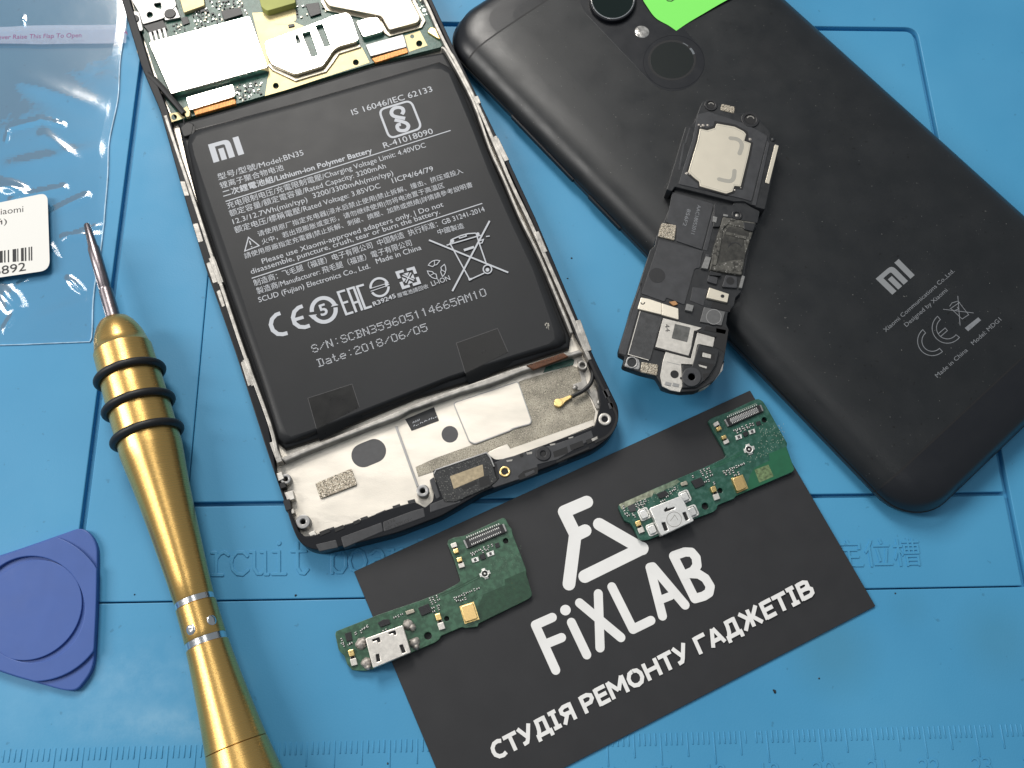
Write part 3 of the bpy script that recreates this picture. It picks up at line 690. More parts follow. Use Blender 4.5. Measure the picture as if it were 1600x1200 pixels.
tx('IS 16046/IEC 62133', (551, 180), (676.5, 142.5), ZB, h=9.6)
tx('R-41018090', (600.6, 231.6), (677.5, 208.2), ZB, h=9.4)
bx = CB((10, 460), (540, 265), (765, 775), (205, 950)); bx = rnd(CB((20, 455), (565, 290), (755, 765), (205, 945)), 10, 6); mb.stroke(bx, 3.2, ZB, closed=True)
mb.stroke(smooth(CB((415, 530), (440, 480), (420, 430), (350, 410), (270, 435), (235, 495), (260, 550), (330, 575), (470, 600)), 4), 5.4, ZB)
mb.stroke(smooth(CB((290, 625), (420, 655), (500, 690), (525, 740), (490, 795), (420, 810), (360, 795), (335, 745), (350, 710), (395, 700)), 4), 5.4, ZB)
def mi_logo(q, z):
    mb.sheet(rnd([Q(q, *p) for p in ((0, 0), (.70, 0), (.70, 1), (.51, 1), (.51, .2), (.19, .2), (.19, 1), (0, 1))], [0, 9, 0, 0, 3, 0, 0, 0]), z)
    mb.sheet([Q(q, *p) for p in ((.265, .37), (.44, .37), (.44, 1), (.265, 1))], z); mb.sheet([Q(q, *p) for p in ((.81, 0), (1, 0), (1, 1), (.81, 1))], z)
mi_logo(C30((133, 405), (385, 335), (435, 482), (180, 557)), ZB)
tx('型号/型號/Model:', (341.5, 281), (442.5, 252), ZB, h=8.6); tx('BN35', (444.5, 251), (475, 242), ZB, h=9)
tx('锂离子聚合物电池', (345, 294.5), (444, 265), ZB)
tx('二次鋰電池組/Lithium-ion Polymer Battery', (349.5, 307.5), (582, 238.3), ZB, h=8.6, bold=.25)
mb.stroke([(352.5, 315), (704, 204)], 1.6, ZB)
tx('充电限制电压/充電限制電壓/Charging Voltage Limit: 4.40VDC', (356, 326), (666, 230), ZB, h=8.6)
tx('额定容量/額定電容量/Rated Capacity: 3200mAh', (360, 338), (603.5, 262.5), ZB, h=8.6)
tx('12.3/12.7Wh(min/typ)', (365, 350.6), (481, 315), ZB, h=8.6); tx('3200/3300mAh(min/typ)', (490, 310), (615, 273.5), ZB, h=8.6)
tx('额定电压/標稱電壓/Rated Voltage: 3.85VDC', (368, 364), (595, 293.5), ZB, h=8.6); tx('1ICP4/64/79', (614, 286.5), (678, 267), ZB, h=8.6)
tx('请使用原厂指定充电器|浸水后禁止使用|禁止拆解、撞击、挤压或投入', (404, 369.5), (724, 270), ZB)
tx('火中，若出现膨胀或变形，请勿继续使用|勿将电池置于高温区', (410, 381.8), (695, 292.5), ZB)
tx('請使用原廠指定充電器|禁止拆解、刺破、擠壓、加熱或燃燒|詳情請參考說明書', (383, 404), (739, 291.5), ZB)
mb.stroke([(388.3, 371), (382.5, 392.5), (405, 384)], 1.6, ZB, closed=True); mb.stroke([(390, 376.5), (392, 382.5)], 1.7, ZB); mb.stroke([(393, 385), (393.5, 386.5)], 1.7, ZB)
tx('Please use Xiaomi-approved adapters only. | Do not', (410.5, 412.5), (693.5, 322.5), ZB, h=8.6)
tx('disassemble, puncture, crush, tear or burn the battery.', (393, 428.5), (688, 334), ZB, h=8.6)
mb.stroke([(393.5, 435), (753.5, 318)], 1.6, ZB)
tx('制造商：飞毛腿（福建）电子有限公司  中国制造  执行标准：GB 31241-2014', (398, 447), (758, 330), ZB, h=8.6)
tx('製造商/Manufacturer: 飛毛腿（福建）電子有限公司', (402.5, 459.5), (644, 383), ZB, h=8.6); tx('中國製造', (685, 366.8), (725.6, 356), ZB)
tx('SCUD (Fujian) Electronics Co., Ltd.', (405, 472.8), (579, 419), ZB, h=8.6); tx('Made in China', (589, 412.5), (659, 390), ZB, h=8.6)
mb.stroke(CE7((145, 462), (110, 475), (78, 510), (68, 555), (85, 600), (125, 630), (165, 632), (203, 622)), 6.2, ZB)
mb.stroke(CE7((325, 405), (290, 418), (258, 450), (247, 495), (262, 545), (300, 572), (345, 575), (383, 562)), 6.2, ZB); mb.stroke(CE7((262, 515), (332, 494)), 5.4, ZB)
c5 = CE7((495, 436))[0]; mb.stroke(arc(c5, 18.7, 30, 190, 20), 6.2, ZB); mb.stroke(arc(c5, 18.7, 212, 372, 20), 6.2, ZB)
mb.sheet(CE7((372, 478), (440, 470), (408, 512)), ZB); mb.sheet(CE7((552, 410), (580, 372), (614, 396)), ZB)
tx('5', CE7((478, 485))[0], CE7((532, 467))[0], ZB, h=18, bold=.7)
def qs(q, w_, *lines):
    for l in lines: mb.stroke([Q(q, *p) for p in l], w_, ZB)
qe = CE7((598, 290), (818, 225), (888, 415), (672, 482))
qs(qe, 3.6, [(.30, .04), (.04, .04), (.04, .96), (.30, .96)], [(.04, .5), (.26, .5)], [(.40, 1), (.40, .03), (.62, .03), (.62, 1)], [(.40, .62), (.62, .62)], [(.99, .04), (.74, .04), (.74, .96), (.99, .96)])
cc = CE7((945, 254))[0]; mb.stroke(arc(cc, 14, 25, 185, 18), 3.6, ZB); mb.stroke(arc(cc, 14, 215, 365, 18), 3.6, ZB)
mb.stroke(CE7((866, 266), (990, 228)), 1.2, ZB); mb.stroke(CE7((874, 287), (990, 247)), 1.2, ZB); mb.sheet(CE7((985, 208), (1026, 228), (993, 252)), ZB)
tx('R39245', (584.5, 479), (619, 465.3), ZB, h=7, bold=.2); tx('廢電池請回收', (622, 465.5), (670, 450), ZB)
qr_ = CE7((1072, 130), (1225, 88), (1280, 225), (1130, 272))
qs(qr_, 4.6, [(.42, .07), (.07, .07), (.07, .40)], [(.58, .07), (.93, .07), (.93, .40)], [(.42, .93), (.07, .93), (.07, .60)], [(.58, .93), (.93, .93), (.93, .60)])
qs(qr_, 2.0, [(.28, .28), (.72, .72)], [(.72, .28), (.28, .72)])
for a in ((.2, .5), (.5, .2), (.8, .5), (.5, .8)):
    mb.sheet([Q(qr_, .5+(a[0]-.5)*.4, .5+(a[1]-.5)*.4), Q(qr_, a[0]+(a[1]-.5)*.5, a[1]+(a[0]-.5)*.5), Q(qr_, a[0]-(a[1]-.5)*.5, a[1]-(a[0]-.5)*.5)], ZB)
ct = CE7((1405, 112))[0]
for k in range(3):
    a0 = 105 + 120*k; ps = arc(ct, 14.5, a0-52, a0+48, 6); pi_ = arc(ct, 7.5, a0+40, a0-45, 3)
    mb.stroke(ps[1:] + pi_[:-1], 1.2, ZB, closed=True); mb.stroke([ps[3], pi_[1]], 1.0, ZB)
tx('LI-ION', (675.5, 448), (704, 438), ZB, h=8)
def S60(w_, *p): mb.stroke(C60(*p), w_, ZB)
S60(2.6, (375, 245), (1035, 515)); S60(2.6, (880, 85), (570, 670))
S60(1.9, (522, 288), (805, 205)); S60(1.9, (555, 282), (715, 575), (835, 520)); S60(1.9, (770, 195), (788, 255), (850, 435))
S60(1.9, (545, 285), (570, 238), (640, 208), (700, 192), (760, 188), (785, 195)); S60(1.7, (622, 215), (680, 198), (686, 212), (630, 230), (622, 215)); S60(4, (666, 330), (750, 303)); S60(1.7, (800, 250), (828, 240), (818, 268), (795, 274)); S60(1.7, (850, 216), (880, 212))
wc = C60((862, 488))[0]; mb.stroke(circ(wc, 6.6, 24), 1.9, ZB, closed=True); mb.sheet(circ(wc, 3, 16), ZB); mb.sheet(circ(C60((782, 190))[0], 2.6, 12), ZB); mb.sheet(circ(C60((568, 248))[0], 3.2, 12), ZB); mb.sheet(C60((700, 562), (730, 555), (735, 570), (710, 580)), ZB)
# dot matrix serial and date
D57 = {'S': '01110 10001 10000 01110 00001 10001 01110', '/': '00000 00001 00010 00100 01000 10000 00000', 'N': '10001 11001 11001 10101 10011 10011 10001', ':': '00000 00100 00000 00000 00000 00100 00000',
 'C': '01110 10001 10000 10000 10000 10001 01110', 'B': '11110 01001 01001 01110 01001 01001 11110', '3': '11110 00001 00001 01110 00001 00001 11110', '5': '11111 10000 11110 00001 00001 10001 01110', '9': '01110 10001 10001 01111 00001 00001 01110',
 '6': '00110 01000 10000 11110 10001 10001 01110', '0': '01110 10001 10001 10001 10001 10001 01110', '1': '00100 01100 00100 00100 00100 00100 00100', '4': '00010 00110 01010 10010 11111 00010 00010', 'A': '01110 10001 10001 11111 10001 10001 10001',
 'M': '10001 11011 10101 10101 10001 10001 10001', 'D': '11110 01001 01001 01001 01001 01001 11110', 'a': '00000 00000 01110 00001 01111 10001 01111', 't': '01000 01000 11100 01000 01000 01001 00110', 'e': '00000 00000 01110 10001 11111 10000 01110', '2': '01110 10001 00001 00110 01000 10000 11111', '8': '01110 10001 10001 01110 10001 10001 01110'}
def dots(body, p0, p1, h):
    a = Vector(p0); u = (Vector(p1)-a)/(len(body)*6-1); v = Vector((.34, .94)).normalized()*(-h/6.2)
    for i, ch in enumerate(body):
        for r, row in enumerate(D57[ch].split()):
            for c, q in enumerate(row):
                if q == '1':
                    p = a + u*(i*6+c+.5) - v*(r-6); mb.sheet(box(p, 1.75, 1.25, 17.5), ZB); mb.eps = 0
mb.eps = 0
dots('S/N:SCBN35960511​4665AM10'.replace('\u200b', ''), (489, 551), (761, 461), 11.5); dots('Date:2018/06/05', (498, 573), (669, 516), 11.5)
up(mb).build('lettering', m_print, BAT)
for q, zt in (([(481, 622), (550, 600), (567, 652), (500, 690)], .5625), ([(713, 536), (777.5, 513), (801, 566), (733, 603)], .5625)):
    mb = MB()
    top_ = [Q(q, 0, 0), Q(q, 1, 0), Q(q, 1, .70), Q(q, 0, .70)]; P = [at(*p, zt) for p in top_]; e1 = at(*Q(q, 1, 1), .42); e0 = at(*Q(q, 0, 1), .42); m1 = P[2].lerp(e1, .45); m0 = P[3].lerp(e0, .45); m1.z = m0.z = .535
    vs = P + [m0, m1, e0, e1]; n = len(vs); fs = [(0, 1, 2, 3), (3, 2, 5, 4), (4, 5, 7, 6)]
    mb.add(vs + [v - Vector((0, 0, .002)) for v in vs], fs + [tuple(i+n for i in reversed(f)) for f in fs])
    tp = mb.build('pull_tape', m_tape, BAT)
    mb = MB(); mb.stroke([top_[3], top_[0], top_[1], top_[2]], .8, zt+.0006); up(mb).build('tape_edge', m_chip2, tp)
mb = MB(); mb.prism([(302, 202), (480, 158), (613, 120), (686, 100), (686, 103), (613, 124), (480, 163), (303, 208)], .38, .435, .008); mb.build('folded_edge', m_tape, BAT)

mb = MB()
for k in range(34):
    t = random.random(); p = B3((1085+70*t+random.gauss(0, 8), 130+125*t+random.gauss(0, 10)))[0]; mb.prism(box(p, random.uniform(1, 3.2), random.uniform(.6, 1.4), random.uniform(-80, -50)), .50, .5615 if p[0] < 858 else .552, 0)
mb.build('glue_residue', m_mark, BAT, kind='stuff')

# ---------------------------------------------------------------- main circuit board
mb = MB(); mb.holed([[(176, -104), (205, -2), (240, 107), (265, 172), (276, 189), (318, 177), (371, 162), (480, 130), (585, 98), (640, 86), (688, 74), (699, 63), (666, 0), (610, -104)],
     circ((272, 183), 4.2, 16), circ((431, 134), 4.6, 16), circ((556, 97.5), 4.6, 16), circ((655, 68), 4.6, 16)], .26, .38, .006)
BRD = mb.build('circuit_board', m_pcb2, OP)
def bp(name, pts, z0, z1, mat, bev=.012, r=0, par=None): m_ = MB(); m_.prism(pts, z0, z1, bev, r); return m_.build(name, mat, par or BRD)
mb = MB(); hz = [circ((431, 134), 4.8, 16), circ((556, 97.5), 4.8, 16)]
mb.holed([[(414, 150), (452, 139), (577.5, 97.5), (566, 75), (545, 60), (500, 38), (478, 42), (448, 30), (438, 18), (394, 20), (404, 60), (420, 112)]] + hz, .38, .3845)
mb.holed([[(632, 56), (656, 48), (668, 71), (639, 81)], circ((655, 68), 5, 16), circ((644, 57), 3.3, 12)], .38, .3845)
mb.holed([[(262, 178), (285, 174), (289, 184), (268, 191)], circ((272, 183), 4.6, 16)], .38, .3845)
mb.prism([(424, 20), (446, 12), (462, 14), (463, 32), (450, 38), (430, 38)], .38, .386, r=3)
mb.each('copper_pour', m_cream, BRD)
bp('shield_can', rnd([(231.6, 66), (390, 24), (419, 105), (267, 147)], 4), .38, .55, m_shield, .014)
mb = MB(); so = [(413, 65), (508, 29), (519, 24), (542, 19), (549, 26), (561, 61), (556, 65), (530, 72), (521, 78), (512, 92), (504, 103), (461, 116), (424, 100), (417, 85)]
sim_h = [rnd(A2((118, 278), (180, 260), (248, 458), (196, 476)), 1.5), rnd(A2((230, 214), (284, 198), (352, 378), (306, 392)), 1.5), rnd(A2((60, 296), (88, 290), (106, 355), (76, 362)), 1.5)]
mb.holed([rnd(so, 4)] + sim_h, .40, .52, .012)
SIM = mb.build('card_slot_shield', m_shield, BRD)
mb = MB(); mb.prism([(417, 66), (508, 32), (520, 28), (540, 24), (554, 61), (526, 72), (508, 100), (461, 112), (426, 98)], .384, .43); mb.build('slot_floor', m_pcb2, SIM)
mb = MB(); mb.stroke([(512, 33), (530, 73)], 1.2, .519, .523); mb.stroke(rnd(A2((2, 310), (85, 284), (112, 360), (28, 398)), 3), 1.2, .519, .523, closed=True); mb.each('pressed_seam', m_greycap, SIM)
mb = MB(); mb.stroke([(420, 100), (428, 108), (462, 124), (478, 119), (508, 110), (518, 97), (528, 82), (563, 71)], 5, .384, .42, bev=.008); mb.build('shield_flange', m_beige, SIM)
SH2 = bp('shield_can', rnd([(489, -70), (507, 0), (514, 9), (596, 25), (608, 47), (653, 35), (657, 27), (641, -3), (606, -80)], 4), .40, .53, m_beige, .014)
mb = MB(); mb.stroke([(500, -30), (504, 2), (511, 14), (592, 30), (603, 50), (609, 54), (657, 41), (662, 32), (646, 0)], 5, .384, .425, bev=.008); mb.build('shield_flange', m_beige, SH2)
bp('shield_can', rnd([(556, 33), (578, 27), (591, 27), (600, 46), (596, 50), (567, 58)], 4), .38, .50, m_shield, .012)
bp('connector_cover', [(571, 70), (630, 53.5), (635.6, 73), (579, 88)], .384, .44, m_greycap, .008, 2)
bp('flex_cable', [(580, 91), (635.6, 74), (638, 82), (587, 98)], .36, .415, m_copper, .012, 2)
bp('connector_cover', [(290, 152), (364, 131), (368.5, 150), (296, 172.5)], .384, .47, m_shield, .012, 4)
bp('flex_cable', [(302, 172), (367.5, 154), (369, 162), (305, 180)], .36, .43, m_copper, .012, 2)
mb = MB(); mb.holed([rnd([(196, -40), (262, -60), (272, -4), (276, 8), (256, 28), (241, 33), (223, 38), (217, 19), (205, 0)], 3), circ((234, 23), 4.6, 18), rnd(A1((320, 30), (380, 20), (385, 75), (335, 60)), 2)], .42, .46, .008)
mb.holed([rnd([(253, 17), (275, 10), (282, 27), (258, 32)], 2), circ((265.5, 20.5), 3, 12)], .385, .45, .008)
mb.holed([rnd([(197, 16), (217, 18), (224, 47), (212, 50), (200, 34)], 3), circ((209, 29), 3, 12)], .40, .45, .008)
mb.each('metal_bracket', m_greycap, BRD)
def screw(p, r, z):
    m_ = MB(); m_.cyl(p, r, z-.05, z, bev=.012); q = box(p, r*1.1, 1.6, 30); m_.prism(q, z-.01, z+.0015); q = box(p, r*1.1, 1.6, 120); m_.prism(q, z-.01, z+.002); m_.build('screw', m_chip, BRD)
screw((265.5, 20.5), 8, .475); screw((209, 29), 7, .475)
bp('bracket_base', A1((230, 210), (400, 165), (430, 235), (285, 275)), .39, .43, m_chip)
mb = MB()
for k in range(4): mb.prism(box(A1((300+38*k, 310-12*k))[0], 5, 17, -75+90), .385, .44, .01)
mb.each('spring_contact', m_greycap, BRD)
bp('cream_chip', rnd([(270, -40), (312, -42), (320, 8), (287, 20)], 2), .384, .47, m_cream, .01)
bp('foam_block', rnd([(398, -36), (452, -50), (462, 4), (417, 17), (408, 10)], 3), .384, .56, m_olive, .012)
def chip(pts, z1=.43, m_=None, r=1): return bp('chip', pts, .379, z1, m_ or m_chip, .006, r)
chip([(345, 17), (375, 11), (379, 22), (350, 31)]); chip([(477, 6.5), (498, 3.5), (501.6, 20.6), (485, 26)]); chip(A1((545, 150), (600, 135), (620, 190), (565, 210)), .41)
chip(A1((700, 60), (740, 50), (755, 90), (712, 102)), .41, m_chip2); chip(A1((1440, 205), (1490, 195), (1495, 215), (1445, 228)), .41)
def scatter(spots, mats, name='solder_joint', z0=.379, par=None):
    for mi, mat in enumerate(mats):
        m_ = MB()
        for i, (p, l, wd, a, h) in enumerate(spots):
            if i % len(mats) == mi: m_.prism(box(p, l, wd, a), z0, z0+h, .004, segs=1)
        m_.each(name, mat, par or BRD, 24)
sp_ = []
def fill(poly, n, smin=2.2, smax=4.5, ang=17):
    xs = [p[0] for p in poly]; ys = [p[1] for p in poly]
    for _ in range(n*8):
        if n <= 0: break
        x, y = random.uniform(min(xs), max(xs)), random.uniform(min(ys), max(ys)); c = False
        for i in range(len(poly)):
            (x1, y1), (x2, y2) = poly[i-1], poly[i]
            if (y1 > y) != (y2 > y) and x < (x2-x1)*(y-y1)/(y2-y1)+x1: c = not c
        if c and all((x-q[0][0])**2+(y-q[0][1])**2 > 14 for q in sp_): sp_.append(((x, y), random.uniform(smin, smax), random.uniform(1.6, 2.6), ang+random.choice((0, 90)), random.uniform(.012, .04))); n -= 1
fill(A1((630, 110), (780, 60), (880, 130), (900, 180), (660, 250)), 34); fill(A1((770, 0), (1060, 0), (1110, 130), (1050, 60), (880, 90), (800, 50)), 40); fill(A1((1065, 705), (1215, 668), (1250, 765), (1060, 835)), 26)
fill(A1((470, 190), (540, 170), (580, 250), (490, 290)), 9); fill(A2((60, 40), (140, 30), (170, 130), (90, 190)), 8); fill(A2((280, 20), (340, 60), (320, 110), (280, 60)), 5); fill(A1((1000, 720), (1050, 690), (1060, 830), (1015, 820)), 7); fill(A2((1050, 0), (1140, -10), (1150, 40), (1070, 45)), 7, 2, 3)
fill([(196, 45), (222, 60), (255, 130), (240, 128), (210, 80)], 6); fill([(283, -60), (480, -100), (500, -20), (300, -5)], 60)
scatter(sp_, [m_tin, m_chip, m_beige, m_chip2])
mb = MB(); cq = A2((1135, 85))[0]
for k in range(12): mb.cyl((cq[0]+7.5*math.cos(k*math.pi/6), cq[1]+7*math.sin(k*math.pi/6)), 1.1, .38, .384, n=8)
mb.cyl(cq, 3, .38, .386, n=12); mb.build('via_rosette', m_tin, BRD)
bp('antenna_plug', A2((1158, 262), (1190, 222), (1230, 235), (1280, 312), (1262, 326), (1215, 300)), .385, .43, m_gold, .012, 3)
mb = MB(); ps = smooth([(231, 116), (240, 124), (252, 136), (264, 150), (276, 164), (288, 178)], 4); mb.wire(ps, .46, 4.5); ps = smooth([(287, 186), (289, 198), (298, 214)], 4); mb.wire(ps, .46, 1.0)
CBL = mb.build('antenna_cable', m_rub, OP)
mb = MB(); mb.prism(A1((560, 905), (600, 880), (625, 930), (620, 970), (590, 975)), .40, .48, .01, r=2); mb.build('cable_plug', m_cream, CBL)
mb = MB(); mb.prism([(281, 199), (292, 190), (303, 193), (300, 210), (287, 214)], .42, .50, .02, r=4); mb.prism([(302, 196), (305, 199), (304, 206), (299, 211)], .50, .512, .004); mb.build('cable_clamp', m_rub, OP)

# ---------------------------------------------------------------- lower bay of the opened phone
def mp_(name, pts, z0, z1, mat, bev=.006, r=0): m_ = MB(); m_.prism(pts, z0, z1, bev, r); return m_.build(name, mat, MID)
ov = B1((832, 308))[0]
mp_('graphite_patch', [(B1((787, 328))[0][0] + 18.6*math.cos(math.radians(a)), B1((787, 328))[0][1] + 18.6*math.sin(math.radians(a))) for a in range(70, 251, 12)] + [(B1((878, 290))[0][0] + 18.6*math.cos(math.radians(a)), B1((878, 290))[0][1] + 18.6*math.sin(math.radians(a))) for a in range(-110, 71, 12)], .249, .2535, m_graph, 0)
mp_('graphite_patch', circ(B2((122, 632))[0], 13, 28), .249, .2535, m_graph, 0)
mp_('conductive_foam', B1((385, 560), (690, 435), (737, 572), (430, 690)), .249, .30, m_foam, .012, 3)
mp_('conductive_fabric', B2((640, 215), (760, 170), (1140, 58), (1195, 78), (1245, 230), (1335, 440), (1322, 508), (628, 752), (600, 708), (520, 740), (430, 785), (0, 938), (-140, 985), (-165, 905), (0, 830), (330, 712), (790, 545), (800, 520)), .249, .262, m_mesh, .004)
pl = mp_('raised_plate', B2((152, 372), (690, 192), (802, 520), (790, 545), (640, 585), (625, 600), (330, 712), (285, 692)), .249, .285, m_silver, .012, 4)
mb = MB(); mb.stroke(rnd(B2((152, 372), (690, 192), (802, 520), (790, 545), (640, 585), (625, 600), (330, 712), (285, 692)), 4), 1.5, .25, .2865, closed=True); mb.build('plate_border', m_greycap, pl)
for q in () and (B1((228, 620), (280, 606), (300, 680), (245, 690)), B1((955, 705), (1070, 662), (1095, 720), (975, 765)), B1((380, 880), (470, 845), (500, 900), (400, 940)), B1((500, 830), (680, 735), (710, 800), (540, 880)), B1((710, 690), (850, 680), (860, 760), (740, 830))):
    mp_('milled_patch', q, .249, .2525, random.choice((m_rail, m_silver, m_rail)), 0, 2)
mp_('grooved_rib', B1((1050, 88), (1072, 84), (1252, 585), (1232, 592)), .249, .275, m_greycap, .008)
lb = mp_('black_label', [(633, 655), (678, 636), (686, 657), (643, 673)], .252, .262, m_black, .002)
mb = MB()
for k in range(11):
    a = (646+3.4*k + random.uniform(-.5, .5), 666-1.35*k); mb.stroke([a, (a[0]+random.uniform(1, 2.5), a[1]-random.uniform(0, 4))], 1.0, .2635)
for k in range(4): a = (645+3*k, 661.5-1.2*k); mb.stroke([a, (a[0]+1.5, a[1]-3.2)], .9, .2635)
up(mb).build('label_marks', m_print, lb)
for p, ro, ri, zz, mat in ((B1((140, 525))[0], 8.6, 3.6, .44, m_greycap), (B1((285, 880))[0], 11.5, 4, .47, m_greycap), (B1((1283, 622))[0], 10, 4, .45, m_greycap), (B2((1230, 55))[0], 7.5, 4, .42, m_rail), (B2((1415, 505))[0], 10, 4.6, .535, m_lsil)):
    mb = MB(); mb.cyl(p, ro, .24, zz, hole=ri, bev=.02); o_ = mb.build('screw_boss', mat, MID)
    mb = MB(); mb.cyl(p, ri+.3, .24, .27); mb.build('boss_hole', m_pit, o_)
for p, r, h in ((B2((1167, 240))[0], 4, .04), (B2((1372, 362))[0], 5.5, .05)):
    mb = MB(); mb.dome(p, r, .30, h); mb.build('rivet', m_rail, MID)
mp_('corner_bracket', B2((1185, 10), (1225, 0), (1255, 60), (1235, 105), (1265, 200), (1300, 290), (1330, 250), (1400, 330), (1425, 395), (1400, 418), (1345, 420), (1310, 340), (1265, 270), (1185, 262), (1140, 250), (1150, 215), (1222, 190), (1200, 100)), .249, .305, m_rail, .01, 2)
mp_('metal_sill', B2((600, 712), (625, 752), (1318, 508), (1332, 558), (640, 835), (500, 850), (440, 800), (450, 775)), .249, .30, m_silver, .01)
mb = MB()
for q in (B1((62, 478), (108, 466), (128, 520), (78, 545)), B1((128, 640), (200, 618), (216, 690), (150, 712)), B1((165, 790), (205, 770), (215, 805), (185, 822)), B1((330, 975), (380, 950), (400, 990), (350, 1005))): mb.prism(q, .25, .46, .01, r=1)
mb.each('edge_clip', m_lsil, MID)
mb = MB()
for q in (B1((118, 705), (172, 690), (186, 775), (142, 790)), B1((90, 560), (130, 548), (142, 590), (100, 605)), B1((420, 965), (500, 935), (512, 965), (430, 1000)), B1((545, 935), (620, 905), (632, 935), (555, 968)), B1((700, 880), (755, 858), (765, 885), (712, 908))): mb.prism(q, .3, .5135, .004)
mb.each('moulded_recess', m_pit, FR)
# castellated plastic, printed bar, holes and the speaker gasket
mb = MB()
for c in (B1((490, 940), (540, 920), (560, 970), (505, 990)), B1((630, 905), (685, 890), (700, 930), (640, 950)), B1((760, 850), (820, 830), (840, 865), (775, 890)), B1((890, 815), (970, 780), (990, 820), (905, 850)), B1((1030, 750), (1090, 730), (1110, 770), (1040, 800)), B1((1155, 705), (1215, 690), (1230, 730), (1170, 755)), B1((310, 1010), (380, 985), (390, 1025), (330, 1045))): mb.prism(c, .25, .47, .01)
mb.each('plastic_tab', m_black, FR)
mb = MB()
for c in (B1((600, 1010), (940, 885), (955, 960), (625, 1100)), B1((950, 882), (1195, 790), (1290, 765), (1305, 840), (960, 965)), B1((390, 1070), (560, 1030), (580, 1095), (420, 1130)), B1((1340, 735), (1590, 640), (1600, 720), (1345, 805))): mb.prism(c, .3, .508, .012, r=2)
BAR = mb.each('antenna_bar', m_dark, FR)[0]
mb = MB(); mb.text('>PC+30%GF<', (603, 830), (645, 814), .5095, h=6); mb.text('136', (607, 819), (618, 814.5), .5095, h=5); up(mb).build('lettering', m_chip, BAR)
mb = MB(); T4 = T(660, 680, 5)
mb.prism(T4((80, 280), (100, 265), (500, 130), (530, 160), (575, 330), (590, 350), (530, 400), (260, 520), (170, 520)), .26, .53, .015, r=4)
GSK = mb.build('speaker_gasket', m_gask, FR)
mb = MB(); mb.stroke(T4((90, 300), (105, 270), (500, 135), (530, 170), (560, 245)), 2.2, .4, .545, bev=.006); mb.build('gasket_rim', m_greycap, GSK)
mb = MB(); mb.prism(T4((215, 320), (470, 228), (482, 318), (245, 420)), .52, .536, .003, r=1.5); mb.build('mesh_window', m_tan, GSK)
mb = MB(); mb.prism(T4((300, 405), (420, 355), (430, 380), (320, 430)), .525, .532); mb.prism(T4((440, 340), (520, 310), (530, 380), (450, 410)), .525, .532); mb.each('gasket_step', m_pit, GSK)
mb = MB(); mb.prism(T4((55, 350), (90, 325), (140, 480), (110, 500)), .3, .51, .01, r=2); mb.prism(T4((560, 215), (640, 180), (830, 130), (880, 105), (1000, 80), (1180, 20), (1320, -40), (1340, 20), (1060, 190), (900, 230), (900, 290), (740, 350), (560, 410), (540, 395), (600, 340)), .3, .512, .012)
mb.each('plastic_block', m_dark, FR)
mb = MB()
for c in (T4((1020, 130), (1130, 88), (1140, 140), (1030, 175)), T4((1150, 78), (1250, 40), (1262, 80), (1160, 120)), T4((745, 320), (790, 280), (900, 245), (905, 260), (900, 300), (760, 350)), T4((560, 225), (580, 220), (600, 330), (585, 345)), T4((1045, 200), (1300, 90), (1305, 105), (1050, 215)), T4((1275, 40), (1370, 0), (1380, 30), (1290, 70))): mb.prism(c, .505, .5135)
mb.each('moulded_recess', m_pit, FR)
mb = MB()
for c in (T4((812, 135), (858, 128), (856, 146), (818, 152)), T4((995, 70), (1040, 62), (1036, 76), (1000, 82)), T4((1140, 18), (1180, 8), (1178, 20), (1144, 28)), T4((655, 195), (705, 188), (700, 202), (660, 210)), T4((1320, 30), (1365, 8), (1370, 28), (1330, 48))): mb.prism(c, .5, .516, .003)
mb.each('metal_lug', m_rail, FR)
mb = MB(); mb.prism(T4((1060, 190), (1290, 92), (1310, 115), (1065, 215)), .3, .495, .01); mb.prism(T4((800, 300), (870, 270), (880, 290), (810, 325)), .5, .522, .004); mb.each('plastic_rib', m_dark, FR)
p = T4((945, 143))[0]; mb = MB(); mb.cyl(p, 12, .40, .535, hole=4, bev=.02); o_ = mb.build('plastic_socket', m_chip, FR); mb = MB(); mb.cyl(p, 4.4, .4, .515); mb.build('socket_hole', m_pit, o_)
mb = MB(); mb.cyl(T4((775, 158))[0], 3, .5, .516); mb.build('pin_hole', m_pit, FR)
p = T4((645, 283))[0]; mb = MB(); mb.cyl(p, 8.6, .40, .54, hole=5, bev=.015); o_ = mb.build('brass_insert', m_gold, FR); mb = MB(); mb.cyl(p, 5.2, .4, .52); mb.build('insert_hole', m_pit, o_)
mb = MB(); mb.stroke(smooth(B2((1290, 20), (1340, 130), (1440, 330), (1510, 470), (1495, 560), (1440, 640), (1330, 700)), 5), 3.5, .49, .515); mb.build('frame_groove', m_pit, FR)
mb = MB(); mb.prism(B2((1395, 270), (1440, 250), (1462, 312), (1420, 335)), .4, .515, .01); mb.prism(B2((1440, 375), (1475, 360), (1490, 410), (1455, 425)), .4, .515, .01); mb.each('corner_block', m_dark, FR)
mb = MB(); ps = smooth(B3((1235, -90), (1275, 60), (1340, 240), (1415, 380), (1450, 450), (1472, 530), (1462, 620), (1400, 690), (1300, 745)), 6); mb.wire(ps, .40, 3.0); ps = smooth(B3((1255, -80), (1310, 90), (1380, 250), (1440, 400), (1465, 470)), 5); mb.wire(ps, .36, 2.0)
CB2 = mb.build('antenna_cable', m_rub, OP)
mb = MB(); mb.prism(B3((1150, 785), (1165, 765), (1225, 755), (1290, 728), (1305, 750), (1240, 790), (1225, 820), (1185, 835), (1155, 815)), .28, .34, .015, r=3); mb.cyl(B3((1188, 795))[0], 7, .28, .345, bev=.015); mb.build('cable_plug', m_gold, CB2)
